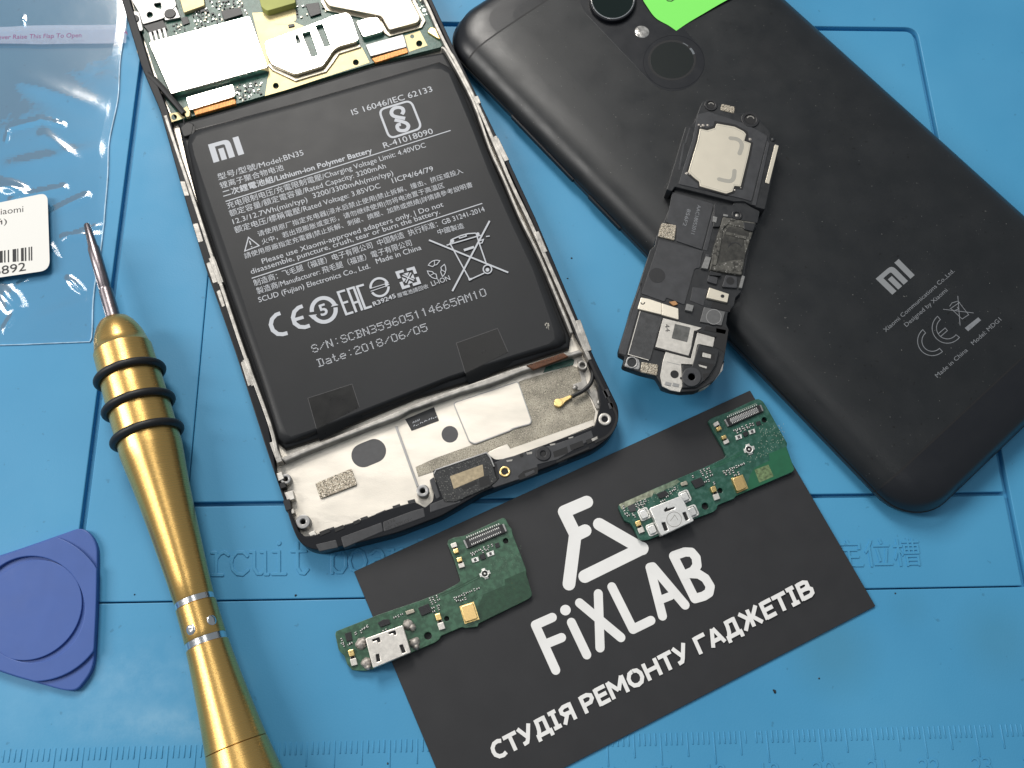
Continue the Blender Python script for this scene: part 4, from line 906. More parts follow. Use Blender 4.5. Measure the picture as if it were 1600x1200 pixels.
mb = MB(); mb.prism([(822, 571), (880, 551), (889, 557), (834, 577.5)], .40, .475, .012, r=1.5); mb.build('flex_cable', m_brown, OP)
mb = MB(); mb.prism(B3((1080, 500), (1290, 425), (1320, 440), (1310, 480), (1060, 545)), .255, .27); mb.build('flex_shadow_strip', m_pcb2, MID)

# ================================================================== black phone lying back up
PA = math.radians(-51.25); DM = Vector((math.cos(PA), math.sin(PA), 0)); DN = Vector((-DM.y, DM.x, 0))
# along DM: top edge -4.05, bottom edge 11.13; across DN: 19.65 to 26.9
m0_, m1_, n0_, n1_ = -4.05, 11.13, 19.66, 26.90
MC, NC, HL, HW = (m0_+m1_)/2, (n0_+n1_)/2, (m1_-m0_)/2, (n1_-n0_)/2
def ph(m, n, z): v = DM*(MC+m) + DN*(NC+n); return Vector((v.x, v.y, z))
def ofpx(p, z):
    v = at(p[0], p[1], z); return v.dot(DM)-MC, v.dot(DN)-NC
pc = ph(0, 0, 0)
PH = bpy.data.objects.new('black_phone', None); COL.objects.link(PH); PH.location = pc; PH.empty_display_size = .3
PH['label'] = 'closed black phone lying back up with a worn matt metal back'; PH['category'] = 'phone'
PROF = [(.20, .0), (.07, .05), (.02, .13), (.0, .24), (.015, .36), (.075, .49), (.20, .61), (.36, .685), (.60, .735), (.95, .757), (1.5, .767)]
def rrect(hl, hw, r, n=10):
    out = []
    for cx, cy, a0 in ((hl-r, hw-r, 0), (-hl+r, hw-r, 90), (-hl+r, -hw+r, 180), (hl-r, -hw+r, 270)):
        for k in range(n+1): a = math.radians(a0+90*k/n); out.append((cx+r*math.cos(a), cy+r*math.sin(a)))
    return out
def slab(prof, m_lo, m_hi, grow=0.0, r0=.95):
    rings = []
    for ins, z in prof:
        l = rrect(HL-ins*(.55 if z > .5 else 1)+grow, HW-ins+grow, max(.25, r0-ins*.55)); rings.append([(min(max(a, m_lo), m_hi), b_, z + (grow if z > .3 else 0)) for a, b_ in l])
    N = len(rings[0]); vs = [ph(*p) for r in rings for p in r]; fs = []
    for k in range(len(rings)-1):
        for i in range(N): j = (i+1) % N; fs.append((k*N+i, k*N+j, (k+1)*N+j, (k+1)*N+i))
    fs.append(tuple((len(rings)-1)*N+i for i in range(N))); fs.append(tuple(reversed(range(N))))
    return vs, fs
mt = (ofpx((743, 74), .70)[0] + ofpx((860, 0), .76)[0])/2; mbm = (ofpx((1385, 755), .66)[0] + ofpx((1600, 556), .75)[0])/2
mb = MB(); mb.add(*slab(PROF, -99, 99)); mb.build('body', m_cap, PH)
mb = MB(); mb.add(*slab(PROF[4:], mt+.02, mbm-.02, .004)); BK = mb.build('back_cover', m_back, PH)
for q in BK.data.polygons: q.use_smooth = True
ZP = .7722
def pbox(m_a, m_b, n_a, n_b, z): return [ph(m_a, n_a, z), ph(m_b, n_a, z), ph(m_b, n_b, z), ph(m_a, n_b, z)]
for name, mm in (('top_seam', mt), ('bottom_seam', mbm)):
    vs = []; fs = []
    sec = [(n, z) for n, z in [(-HW+i, z) for i, z in PROF[3:]] + [(HW-i, z) for i, z in reversed(PROF[3:])]]
    for (n, z) in sec:
        nn = n*(1+.0012) ; vs += [ph(mm-.022, nn, z+.0022), ph(mm+.022, nn, z+.0022)]
    for i in range(len(sec)-1): fs.append((2*i, 2*i+1, 2*i+3, 2*i+2))
    mb = MB(); mb.add(vs, fs); mb.build('antenna_seam', m_pit, PH)
mb = MB(); l = rrect(HL-.012, HW-.010, .95, 10); mb.tube([ph(a, b_, .205) for a, b_ in l] + [ph(*l[0], .205)], .007, 6); m_hair = M('polished_chamfer', (.30, .31, .33), .25, 1); mb.build('frame_chamfer', m_hair, PH)
mb = MB(); l = rrect(HL-.004, HW-.002, .95, 10); mb.tube([ph(a, b_, .30) for a, b_ in l] + [ph(*l[0], .30)], .012, 6); mb.build('frame_joint', m_pit, PH)
for (a, b_) in (((806, 178), (901, 278)), ((925, 303), (975, 354))):
    q0 = ofpx(a, .26)[0]; q1 = ofpx(b_, .26)[0]; mb = MB(); cs_ = [(-HW+.03, .19), (-HW-.035, .20), (-HW-.05, .25), (-HW-.035, .31), (-HW+.03, .32)]
    vs = [ph(m, n, z) for m in (q0, q0+.03, q1-.03, q1) for n, z in [(n if m not in (q0, q1) else max(n, -HW-.03), z) for n, z in cs_]]; fs = []
    for k in range(3):
        for i in range(4): fs.append((k*5+i, k*5+i+1, (k+1)*5+i+1, (k+1)*5+i))
    fs += [(0, 1, 2, 3, 4), (19, 18, 17, 16, 15)]; mb.add(vs, fs); mb.build('side_button', m_fr, PH)
# camera, flash, fingerprint sensor
mb = MB(); st = []
a_, b__ = Vector((958.6, -6)), Vector((1052, 97)); d_ = (b__-a_).normalized(); n_ = Vector((-d_.y, d_.x)); ang0 = math.atan2(d_.y, d_.x)
for k in range(25): t = ang0 - math.pi/2 + math.pi*k/24; st.append((b__.x + 49*math.cos(t), b__.y + 45*math.sin(t)))
for k in range(25): t = ang0 + math.pi/2 + math.pi*k/24; st.append((a_.x + 52*math.cos(t), a_.y + 48*math.sin(t)))
mb.prism(st, .765, .7735, .003, segs=1); mb.build('camera_bar', m_cap, PH)
mb = MB(); mb.holed([circ((957.5, -3), 37, 48, 35.5), circ((957.5, -3), 33.2, 48, 31.8)], .765, .875, .02); LR = mb.build('camera_ring', m_fr, PH)
mb = MB(); mb.holed([circ((957.5, -3), 34.3, 48, 32.6), circ((957.5, -3), 32.6, 48, 31)], .80, .879, .004); mb.build('polished_ring', m_dot, LR)
mb = MB(); mb.prism(circ((957.5, -3), 33, 48, 31.6), .765, .855); mb.build('camera_lens', m_lens, PH)
mb = MB(); mb.dome((1003, 49), 10.5, .772, .03, wob=.0); mb.build('flash', m_flash, PH)
mb = MB(); mb.holed([circ((1050, 94), 37.5, 56, 31.8), circ((1050, 94), 34.2, 56, 28.6)], .766, .7742, .001); mb.build('sensor_groove', m_pit, PH)
mb = MB(); mb.holed([circ((1053, 97), 48, 56, 42), circ((1053, 97), 47.2, 56, 41.3)], .766, .7744); mb.build('sensor_rim', m_fr, PH)
mb = MB(); v0 = len(mb.v); mb.stroke([(1050+36*math.cos(math.radians(t)), 94-30.5*math.sin(math.radians(t))) for t in range(18, 40, 4)], 3.2, .7746); mb.stroke([(1050+36*math.cos(math.radians(t)), 94-30.5*math.sin(math.radians(t))) for t in range(46, 66, 4)], 1.2, .7746); up(mb).build('sensor_glint', m_dot, PH)  # bright arcs paint the highlight on the glossy sensor ring
mb = MB(); mb.prism(circ((1050, 94), 34, 56, 28.4), .765, .7746, .002); mb.build('fingerprint_sensor', m_finger, PH)
# printing
mb = MB(); mi_logo(CP7((170, 380), (330, 243), (441, 355), (285, 491)), ZP + .001)
up(mb).build('logo', m_print2 if False else M('silver_logo_print', (.30, .31, .32), .4, .3), BK)
mb = MB(); z = ZP + .001
mb.text('Xiaomi Communications Co.,Ltd.', CP7((240, 752))[0], CP7((720, 330))[0], z, h=6.2); mb.text('Designed by Xiaomi', CP7((385, 715))[0], CP7((672, 464))[0], z, h=6.2)
mb.text('Made in China', CP7((600, 1068))[0], CP7((812, 880))[0], z, h=6.2); mb.text('Model: MDG1', CP7((850, 842))[0], CP7((1045, 668))[0], z, h=6.2)
def outl(pts, w_): mb.stroke(CP7(*pts), w_, z, closed=True)
c1 = (565, 835); 
def band(c, r0, r1, a0, a1): return [(c[0]+r1*math.cos(math.radians(a)), c[1]-r1*math.sin(math.radians(a))) for a in range(a0, a1+1, 8)] + [(c[0]+r0*math.cos(math.radians(a)), c[1]-r0*math.sin(math.radians(a))) for a in range(a1, a0-1, -8)]
outl(band((563, 812), 72, 102, 130, 314), 1.1); outl(band((668, 722), 76, 106, 130, 322), 1.1); mb.stroke(CP7((605, 762), (652, 722), (668, 740), (620, 782)), 1.1, z)
for p in (((740, 500), (756, 705)), ((638, 592), (850, 618)), ((690, 585), (770, 660), (815, 630), (745, 540)), ((683, 572), (700, 548), (740, 536), (752, 545), (686, 590)), ((735, 575), (745, 590), (722, 600))): mb.stroke(CP7(*p), 1.0, z)
mb.sheet(CP7((788, 722), (882, 648), (902, 668), (812, 745)), z)
up(mb).build('lettering', m_print2, BK)
# green sticky note
mb = MB()
N0 = smooth([(1137.5, 0), (1120, 9.5), (1098, 22), (1076, 34.5), (1057, 47)], 4) + smooth([(1057, 47), (1045, 39), (1025, 28), (1011.5, 11), (1003, -4), (998, -30)], 5)[1:] + [(1000, -75), (1160, -85), (1190, -32)]
l = ccw([xy(p, .80) for p in N0]); tipv = at(1057, 47, .8); n = len(l)
zt = [.779 + .045*min(1, (Vector((x, y, 0))-Vector((tipv.x, tipv.y, 0))).length/1.5) for x, y in l]
vs = [(x, y, z_) for (x, y), z_ in zip(l, zt)] + [(x, y, z_-.008) for (x, y), z_ in zip(l, zt)]
fs = [tuple(range(n)), tuple(range(2*n-1, n-1, -1))] + [(i, n+i, n+(i+1) % n, (i+1) % n) for i in range(n)]
mb.add(vs, fs); NOTE = mb.build('sticky_note', m_note, label='bright green sticky note with a pointed end on the black phone', category='sticky note')
mb = MB(); mb.stroke([(1040, -3), (1043, 1), (1049, 1.5), (1055, -2)], 1.1, .8235); up(mb).build('pen_stroke', m_chip, NOTE)

# ================================================================== loudspeaker module resting on the black phone
Z0 = .776
SM = thing('speaker_module', 'black phone loudspeaker module with a cream metal plate lying across the black phone', 'speaker module', (1090, 400), Z0)
def sp_(name, pts, z0, z1, mat, bev=.008, r=0, par=None): m_ = MB(); m_.prism(pts, Z0+z0, Z0+z1, bev, r); return m_.build(name, mat, par or SM)
base = (S1((612, 862), (582, 1000), (520, 1150)) + S2((455, 375), (440, 450), (405, 480), (290, 840), (245, 960)) + S3((320, 330), (250, 560), (252, 600), (300, 628), (282, 690), (292, 708), (432, 758), (562, 790), (600, 850), (612, 880), (680, 905), (770, 920), (888, 912), (960, 880), (1040, 830), (1090, 760), (1128, 650), (1150, 500), (1168, 400))
        + S2((1040, 1100), (1052, 1010), (1105, 945), (1118, 880), (1168, 830), (1185, 800), (1190, 700), (1205, 610), (1245, 400), (1262, 330), (1300, 280), (1310, 190)) + S1((1300, 1010), (1180, 1000), (1090, 985)))
BODY = sp_('plastic_body', base, .03, .24, m_black, .014, 2)
head = S1((832, 168), (850, 148), (950, 150), (985, 182), (1110, 205), (1120, 250), (1165, 245), (1215, 245), (1300, 280), (1340, 330), (1408, 412), (1400, 478), (1480, 512), (1362, 1052), (1290, 1032), (1190, 985), (1100, 985), (610, 862), (588, 900), (542, 885), (558, 835), (700, 362), (748, 345), (770, 328))
HEAD = sp_('speaker_frame', head, .0, .33, m_black, .012, 2)
sp_('frame_inner', S1((800, 260), (890, 235), (1180, 330), (1320, 400), (1385, 440), (1250, 985), (1170, 960), (640, 840), (760, 460)), .32, .345, m_dark, .008, 3, HEAD)
plate = S1((960, 335), (1110, 362), (1185, 400), (1205, 425), (1190, 480), (1245, 500), (1225, 600), (1160, 860), (1108, 855), (1092, 902), (1040, 920), (820, 858), (815, 820), (770, 785), (722, 738), (800, 480), (820, 378), (880, 392), (945, 372))
sp_('plate_bezel', [tuple(Vector(p)*1.03 - Vector((1128, 246))*.03) for p in plate][:0] or S1((940, 312), (1120, 345), (1215, 400), (1225, 440), (1215, 470), (1262, 495), (1240, 610), (1175, 885), (1120, 880), (1105, 915), (1045, 935), (808, 870), (800, 832), (760, 800), (700, 748), (785, 470), (805, 355), (880, 372), (930, 355)), .34, .352, m_pit, .003, 1, HEAD)
PLT = sp_('speaker_plate', plate, .33, .372, m_spk, .006, 1)
mb = MB(); inn = [tuple(Vector(p) + (Vector(S1((990, 620))[0])-Vector(p))*.045) for p in plate]; mb.stroke(inn, .5, Z0+.371, Z0+.3728, closed=True)
mb.build('pressed_line', m_mark, PLT)
for q in (S1((1075, 458), (1125, 465), (1160, 490), (1168, 530), (1150, 585)), S1((1108, 730), (1100, 790), (1075, 815), (1030, 812), (980, 800))):
    mb = MB(); mb.stroke(smooth(q, 4), 6.2, Z0+.371, Z0+.3732, cap=True); mb.build('adhesive_smear', m_mark, PLT)
sp_('contact_strip', S1((1445, 510), (1476, 520), (1396, 838), (1364, 826)), .32, .345, m_spk, .004, 1, HEAD)
mb = MB()
for q in (S1((1255, 1010), (1285, 1020), (1400, 500), (1380, 480)),): mb.prism(q, Z0+.325, Z0+.352, .004)
for q in (S1((640, 720), (680, 500), (695, 500), (655, 725)), S1((690, 500), (730, 370), (742, 372), (705, 505))): mb.prism(q, Z0+.31, Z0+.338, .004)
mb.each('frame_rib', m_dark, HEAD)
for p, r in ((S1((912, 180))[0], 9.5), (S1((1240, 300))[0], 13)):
    mb = MB(); mb.cyl(p, r, Z0+.2, Z0+.352, hole=r*.62, bev=.012); o_ = mb.build('screw_socket', m_chip, HEAD); mb = MB(); mb.cyl(p, r*.63, Z0+.2, Z0+.3345); mb.build('socket_hole', m_pit, o_)
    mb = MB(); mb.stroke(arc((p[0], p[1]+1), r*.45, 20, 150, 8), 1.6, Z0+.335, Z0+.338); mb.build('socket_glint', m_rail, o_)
mb = MB(); mb.dome(S1((1430, 468))[0], 3.5, Z0+.32, .03); mb.build('frame_pin', m_black, HEAD)
mb = MB()
for c in (((812, 345), 1.8), ((850, 352), 2.5), ((885, 350), 2.), ((830, 360), 1.5), ((1240, 465), 2.2), ((712, 748), 2.4), ((735, 755), 1.6), ((1110, 890), 1.8), ((1160, 870), 1.3)): mb.dome(S1(c[0])[0], c[1], Z0+.345, .02, n=8, m=3, wob=.6)
mb.each('glue_blob', m_flux, HEAD)
for q, zz in ((S1((1002, 170), (1115, 196), (1104, 252), (988, 222)), .345), (S2((500, 255), (625, 275), (607, 402), (470, 368)), .275), (S3((440, 668), (580, 692), (570, 782), (430, 752)), .27)):
    sp_('conductive_foam', q, .05, zz, m_foam, .012, 2)
# two stepped covers and the print
sp_('cover_panel', S2((590, 0), (935, 100), (835, 480), (625, 408), (625, 290), (540, 250)), .23, .262, m_dark, .006, 1, BODY)
CV = sp_('cover_panel', S2((480, 395), (850, 490), (835, 530), (820, 630), (775, 640), (690, 940), (540, 880), (525, 915), (330, 845), (455, 480)), .23, .256, m_dark, .006, 2, BODY)
mb = MB(); zz = Z0+.2628
def vtext(t, a, b_, h): mb.text(t, a, b_, zz, h=h)
vtext('AAC18052011', S2((800, 105))[0], S2((745, 345))[0], 5.2); vtext('856F2', S2((715, 140))[0], S2((675, 278))[0], 5.2)
up(mb).build('lettering', m_print2, BODY)
mb = MB(); mb.cyl(S2((463, 695))[0], 12.2, Z0+.25, Z0+.2585); mb.build('round_mark', m_chip, CV)
mb = MB()
for q in (S2((945, 95), (975, 110), (880, 490), (845, 480)), S2((880, 650), (900, 520), (870, 515), (835, 635)), S2((760, 790), (880, 810), (850, 950), (738, 905))): mb.prism(q, Z0+.22, Z0+.25, .006, r=1)
mb.each('moulded_step', m_dark, BODY)
mb = MB(); mb.prism(S2((1010, 205), (1290, 255), (1265, 330), (1240, 400), (1200, 520), (1185, 620), (1170, 690), (900, 650), (930, 470), (985, 300)), Z0+.2, Z0+.30, .02, r=2); GSB = mb.build('port_gasket', m_dirty, SM)
mb = MB(); mb.prism(S2((1060, 285), (1235, 320), (1225, 375), (1190, 395), (1195, 560), (1080, 570), (960, 600), (1000, 420), (1030, 330)), Z0+.295, Z0+.3015, .002, r=2); mb.build('gasket_pit', M('grime', (.028, .027, .023), .6, var=.6, vs=8, bump=.6, bs=18), GSB)
mb = MB(); mb.prism(S2((1060, 232), (1250, 275), (1240, 315), (1050, 268)), Z0+.29, Z0+.315, .01, r=2); mb.prism(S2((940, 610), (1180, 600), (1170, 660), (935, 655)), Z0+.29, Z0+.308, .01, r=2); mb.stroke(S2((1060, 240), (1000, 300), (985, 420), (945, 600)), 4.5, Z0+.29, Z0+.325, cap=True, bev=.01); mb.prism(S2((1040, 330), (1210, 372), (1200, 395), (1035, 352)), Z0+.295, Z0+.312, .004)
mb.each('gasket_bar', m_dirty, GSB)
mb = MB(); mb.stroke(arc(S2((1110, 480))[0], 11, 20, 160, 10), 1.4, Z0+.30, Z0+.306); mb.build('moulded_arc', m_chip, GSB)
mb = MB(); mb.prism(S2((1180, 250), (1285, 262), (1262, 330), (1190, 310)), Z0+.28, Z0+.33, .01, r=1); mb.prism(S2((905, 655), (1000, 680), (990, 700), (900, 690)), Z0+.25, Z0+.31, .006); mb.each('gasket_stop', m_black, SM)
sp_('gasket_frame', S2((935, 100), (1090, 110), (1110, 80), (1180, 75), (1240, 120), (1320, 160), (1300, 260), (1010, 205), (985, 290), (930, 290)), .15, .29, m_black, .012, 2)
mb = MB(); mb.cyl(S2((1130, 190))[0], 8, Z0+.24, Z0+.31, hole=4.5, bev=.012); o_ = mb.build('screw_socket', m_chip, SM); mb = MB(); mb.dome(S2((1130, 195))[0], 3, Z0+.285, .02); mb.build('pin_head', m_rail, o_)
mb = MB()
for q in (S2((930, 200), (965, 210), (955, 255), (925, 245)), S2((1015, 182), (1055, 190), (1052, 205), (1015, 200)), S2((1172, 695), (1195, 702), (1170, 800), (1145, 795)), S2((710, 930), (768, 945), (755, 995), (697, 980)), S2((870, 535), (912, 545), (885, 640), (832, 630))): mb.prism(q, Z0+.24, Z0+.30, .004)
mb.each('laser_pad', M('laser_grey_pad', (.23, .23, .225), .5, .4, var=.2, vs=20), SM)
mb = MB()
for q in (S2((1035, 690), (1130, 705), (1130, 800), (1005, 790)), S2((890, 690), (970, 710), (960, 770), (880, 745))): mb.prism(q, Z0+.2, Z0+.285, .008, r=2)
mb.each('moulded_block', m_dark, SM)
mb = MB(); mb.cyl(S2((1073, 740))[0], 6, Z0+.25, Z0+.288); mb.build('port_hole', m_pit, SM)
o_ = sp_('microphone', S2((898, 795), (1062, 850), (1048, 920), (875, 880)), .22, .295, m_spk, .006, 1); mb = MB(); mb.cyl(S2((1008, 868))[0], 2.8, Z0+.28, Z0+.2965); mb.build('sound_hole', m_pit, o_)
mb = MB()
for q in (S2((925, 915), (1080, 945), (1070, 1000), (910, 960)), S2((870, 1115), (1040, 1150), (1030, 1185), (850, 1150)), S3((1060, 330), (1165, 400), (1135, 600), (1100, 570), (1050, 545), (950, 520), (1060, 470))): mb.prism(q, Z0+.235, Z0+.248, .003)
mb.each('moulded_recess', m_pit, SM)
o_ = sp_('square_pad', S2((855, 958), (1030, 998), (1000, 1112), (820, 1080)), .22, .275, M('laser_grey_plate', (.13, .13, .13), .45, .3, var=.1, vs=20), .006, 1); mb = MB(); c = S2((935, 1040))[0]; mb.holed([circ(c, 12, 32), circ(c, 11, 32)], Z0+.27, Z0+.2775); mb.build('pad_ring', m_greycap, o_)
# gold contacts, silver coated antenna area, ribs and holes at the curved end
o_ = sp_('spring_contact', S2((330, 878), (395, 890), (500, 925), (498, 1020), (300, 972)), .24, .28, m_pale, .008, 1); sp_('spring_contact', S2((502, 926), (560, 945), (640, 970), (642, 1062), (500, 1022)), .24, .28, m_pale, .008, 1)
mb = MB(); mb.stroke(arc(S2((343, 918))[0], 3, 180, 360, 8), 1.6, Z0+.279, Z0+.282); mb.build('contact_hook', m_pit, o_)
sp_('flex_curl', S2((560, 915), (615, 905), (640, 935), (600, 948)), .24, .275, M('copper_tinge', (.55, .30, .14), .4, .8), .008, 2)
PD = sp_('grey_pad', S3((432, 245), (615, 300), (510, 655), (330, 605)), .235, .265, M('flecked_black_pad', (.045, .046, .048), .55, var=.3, vs=9, bump=.8, bs=60), .008, 2)
mb = MB(); mb.stroke(S3((428, 245), (328, 605), (500, 655)), 1.1, Z0+.263, Z0+.268); mb.build('pad_edge', m_lsil, PD)
AN = sp_('silver_antenna', S3((620, 305), (745, 335), (940, 385), (875, 420), (838, 628), (640, 575), (555, 545)), .235, .258, m_lsil, .003)
mb = MB(); mb.text('44', S3((632, 355))[0], S3((640, 418))[0], Z0+.2588, h=7); up(mb).build('lettering', m_chip, AN)
mb = MB(); mb.prism(S3((718, 352), (848, 382), (820, 505), (690, 472)), Z0+.25, Z0+.2615, .002, r=1); mb.build('grey_square', M('grey_square_pad', (.10, .10, .095), .5, var=.3, vs=10), AN)
mb = MB(); mb.stroke(S3((548, 548), (700, 590), (838, 626), (870, 520), (885, 415), (905, 412), (1060, 458)), 3.2, Z0+.255, Z0+.275, bev=.006); mb.build('antenna_gap', m_pit, SM)
AN2 = sp_('silver_antenna', S3((642, 582), (850, 640), (905, 425), (1050, 462), (1035, 545), (920, 520), (905, 525), (870, 690), (770, 685), (780, 870), (760, 920), (680, 905), (612, 870), (595, 790), (615, 670)), .235, .262, m_lsil, .004)
mb = MB(); mb.stroke(S3((650, 668), (760, 695)), .8, Z0+.261, Z0+.264); mb.build('score_line', m_greycap, AN2)
mb = MB(); mb.prism(S3((915, 520), (1060, 560), (1090, 570), (1060, 690), (1000, 790), (900, 880), (780, 885), (780, 690), (860, 705), (880, 640)), Z0+.23, Z0+.30, .012, r=2); RB = mb.build('ribbed_corner', m_black, SM)
mb = MB()
for q in (S3((935, 575), (1050, 605), (1050, 655), (925, 630)), S3((910, 660), (1050, 690), (1020, 740), (960, 735), (905, 700)), S3((950, 770), (1010, 760), (960, 830))): mb.prism(q, Z0+.28, Z0+.3015, 0, r=1)
mb.each('rib_cell', m_pit, RB)
mb = MB()
for q in (S3((950, 590), (1020, 608), (1015, 640), (945, 625)), S3((915, 690), (985, 708), (980, 725), (920, 705))): mb.prism(q, Z0+.29, Z0+.304, .002)
mb.each('cell_floor', m_lsil, RB)
p = S3((858, 793))[0]; mb = MB(); mb.holed([circ(p, 15, 32), circ(p, 5.6, 20)], Z0+.22, Z0+.335, .012); o_ = mb.build('screw_boss', m_dark, RB); mb = MB(); mb.cyl(p, 5.8, Z0+.2, Z0+.30); mb.build('boss_hole', m_pit, o_)
mb = MB(); mb.cyl(S3((715, 772))[0], 6.4, Z0+.24, Z0+.2645); mb.cyl(S3((770, 805))[0], 2, Z0+.24, Z0+.2645); mb.each('locating_hole', m_pit, SM)
p = S3((360, 672))[0]; mb = MB(); mb.holed([rnd(S3((325, 625), (415, 640), (430, 690), (420, 735), (350, 722), (295, 705)), 3), circ(p, 7.2, 24)], Z0+.1, Z0+.25, .01); mb.holed([circ(p, 9.5, 28), circ(p, 7, 24)], Z0+.2, Z0+.262, .01); mb.each('screw_lug', m_greycap, SM)
mb = MB()
for q in (S3((605, 850), (700, 880), (760, 895), (760, 918), (690, 905), (615, 880)), S3((770, 905), (880, 895), (888, 915), (780, 922)), S3((1130, 660), (1115, 740), (1060, 810), (980, 880), (920, 905), (925, 885), (1040, 800), (1100, 700))): mb.prism(q, Z0+.05, Z0+.19, .01, r=1)
mb.each('edge_contact', m_lsil, SM)
mb = MB(); mb.prism(S3((640, 830), (690, 845), (680, 870), (630, 858)), Z0+.255, Z0+.275, .004); mb.prism(S3((700, 840), (755, 855), (748, 880), (695, 870)), Z0+.255, Z0+.27, .004); mb.each('coat_tab', m_greycap, AN2)
sp_('body_corner', S3((440, 5), (400, 90), (330, 330), (252, 560), (262, 600), (310, 615), (360, 430), (430, 180)), .23, .252, m_dark, .008, 2, BODY)

# ================================================================== the two charging boards
def board(P, label, outline, holes, z0, mat, worn):
    rt = thing('charging_board', label, 'circuit board', P((750, 620))[0], z0, 'charging port boards'); zt = z0+.10
    mb = MB(); mb.holed([rnd(P(*outline), 1.6, 3)] + [circ(P(c)[0], r, 20) for c, r in holes], z0, zt, .006); bd = mb.build('board', mat, rt)
    def pr(name, pts, a, b_, m, bev=.006, r=0, par=None): m_ = MB(); m_.prism(P(*pts), zt+a, zt+b_, bev, r); return m_.build(name, m, par or rt)
    return rt, bd, zt, pr
def small(P, zt, rt, rows, size=(4.1, 2.5)):
    mt_ = MB(); mk = MB()
    for (x, y) in rows:
        c = P((x, y))[0]; l = random.uniform(.9, 1.15)*size[0]; a = random.choice((22, 112, 112))
        q = box(c, l, size[1], a); d = Vector((math.cos(math.radians(a)), -math.sin(math.radians(a))))
        for s_ in (-1, 1):
            e = Vector(c) + d*s_*l*.36; mt_.prism(box(e, l*.3, size[1], a), zt, zt+random.uniform(.022, .032), .004, segs=1)
        mk.prism(box(c, l*.44, size[1]*.92, a), zt, zt+.024, .003, segs=1)
    mt_.each('solder_joint', m_tin, rt, 100); mk.each('small_resistor', random.choice((m_chip, m_chip2)), rt, 100)
def usb(P, zt, rt, q, mat, slots, hgt=.20):
    mb = MB(); mb.holed([rnd(P(*q), 2, 3)] + [rnd(P(*s_), 1, 2) for s_ in slots], zt+.02, zt+hgt, .012); o = mb.build('usb_port', mat, rt)
    c = sum((Vector(p) for p in P(*q)), Vector((0, 0)))/4; mb = MB(); mb.prism([tuple(Vector(p)+(c-Vector(p))*.06) for p in P(*q)], zt+.005, zt+hgt-.035); mb.build('port_core', m_pit, o); return o
def conn(P, zt, rt, q, top_mat):
    mb = MB(); mb.prism(P(*q), zt, zt+.055, .006, r=1); o = mb.build('board_connector', m_chip, rt); Pq = P(*q)
    mb = MB(); mb.prism(QR(Pq, .09, .36, .91, .66), zt+.05, zt+.066, .004); mb.build('connector_tongue', top_mat, o)
    mb = MB()
    for k in range(17):
        u = .12 + .76*k/16
        for v in (.25, .76): mb.prism(QR(Pq, u-.008, v-.085, u+.012, v+.085), zt+.05, zt+.058)
    mb.each('pin', m_tin, o)
    mb = MB()
    for k in range(16): u = .08 + .84*k/15; mb.prism(QR(Pq, u-.012, -.20, u+.012, -.05), zt, zt+.012)
    mb.each('pin', m_tin, o)
    mb = MB(); mb.prism(QR(Pq, -.04, .05, .03, .95), zt, zt+.05, .006); mb.prism(QR(Pq, .97, .05, 1.04, .95), zt, zt+.05, .006); mb.each('connector_lug', m_greycap, o)
def spring(P, zt, rt, a, b_, w_=22):
    A, B = Vector(a), Vector(b_); d = (B-A); n = Vector((-d.y, d.x)).normalized()*w_
    def q(t0, t1, k=1): return P(*[tuple(x) for x in (A+d*t0-n*k, A+d*t1-n*k, A+d*t1+n*k, A+d*t0+n*k)])
    mb = MB(); mb.prism(q(0, .42, .9), zt, zt+.09, .012, r=1.2); o = mb.build('spring_contact', m_gold, rt)
    mb = MB(); mb.prism(q(.58, 1), zt, zt+.05, .006, r=.8); mb.prism(q(.36, .62, .75), zt, zt+.012); mb.each('contact_foot', m_usb, o)
    mb = MB(); mb.prism(q(.40, .60, .6), zt+.012, zt+.02); mb.build('contact_gap', m_pit, o)
def coax(P, zt, rt, c):
    p = P(c)[0]; mb = MB()
    for a in (20, 110): mb.prism(box(p, 17, 6, a), zt, zt+.014, .003)
    mb.cyl(p, 6.4, zt, zt+.05, hole=4.6, bev=.008); mb.cyl(p, 1.5, zt, zt+.04, bev=.006); o = mb.each('coax_socket', m_tin, rt)
    mb = MB(); mb.cyl(p, 4.7, zt, zt+.018); mb.build('socket_floor', m_chip, rt)
def mic(P, zt, rt, q):
    mb = MB(); mb.prism(P(*q), zt, zt+.012, .003); b_ = mb.build('microphone', m_gold, rt); Pq = P(*q)
    mb = MB(); mb.prism(rnd(QR(Pq, .07, .03, .93, .92), 3), zt, zt+.095, .012); mb.build('microphone_can', M('satin_gold', (.86, .60, .26), .34, 1, var=.08, vs=30), b_)

# ---- worn board overhanging the card
Zb = .052
rt, bd, zt, pr = board(P1, 'green charging board with scruffy soldered port overhanging the card edge', [(890, 195), (925, 178), (1000, 165), (1270, 40), (1287, 46), (1310, 92), (1332, 118), (1336, 150), (1432, 400), (1432, 430), (1470, 560), (1470, 582), (1450, 602), (1100, 775), (1095, 796), (1010, 806), (985, 798), (840, 860), (828, 885), (800, 905), (660, 965), (400, 1080), (330, 1102), (225, 1100), (190, 1060), (170, 1000), (130, 960), (105, 850), (112, 828), (400, 715), (680, 620), (840, 560), (955, 497), (976, 478), (965, 440), (930, 330), (885, 220)],
     [((750, 860), 6), ((880, 740), 4), ((1290, 200), 4.4)], Zb, m_pcb, True)
pr('bare_strip', [(1135, 572), (1285, 508), (1282, 468), (1428, 405), (1430, 430), (1466, 560), (1466, 578), (1446, 598), (1108, 768), (1082, 690)], 0, .003, m_bare, 0)
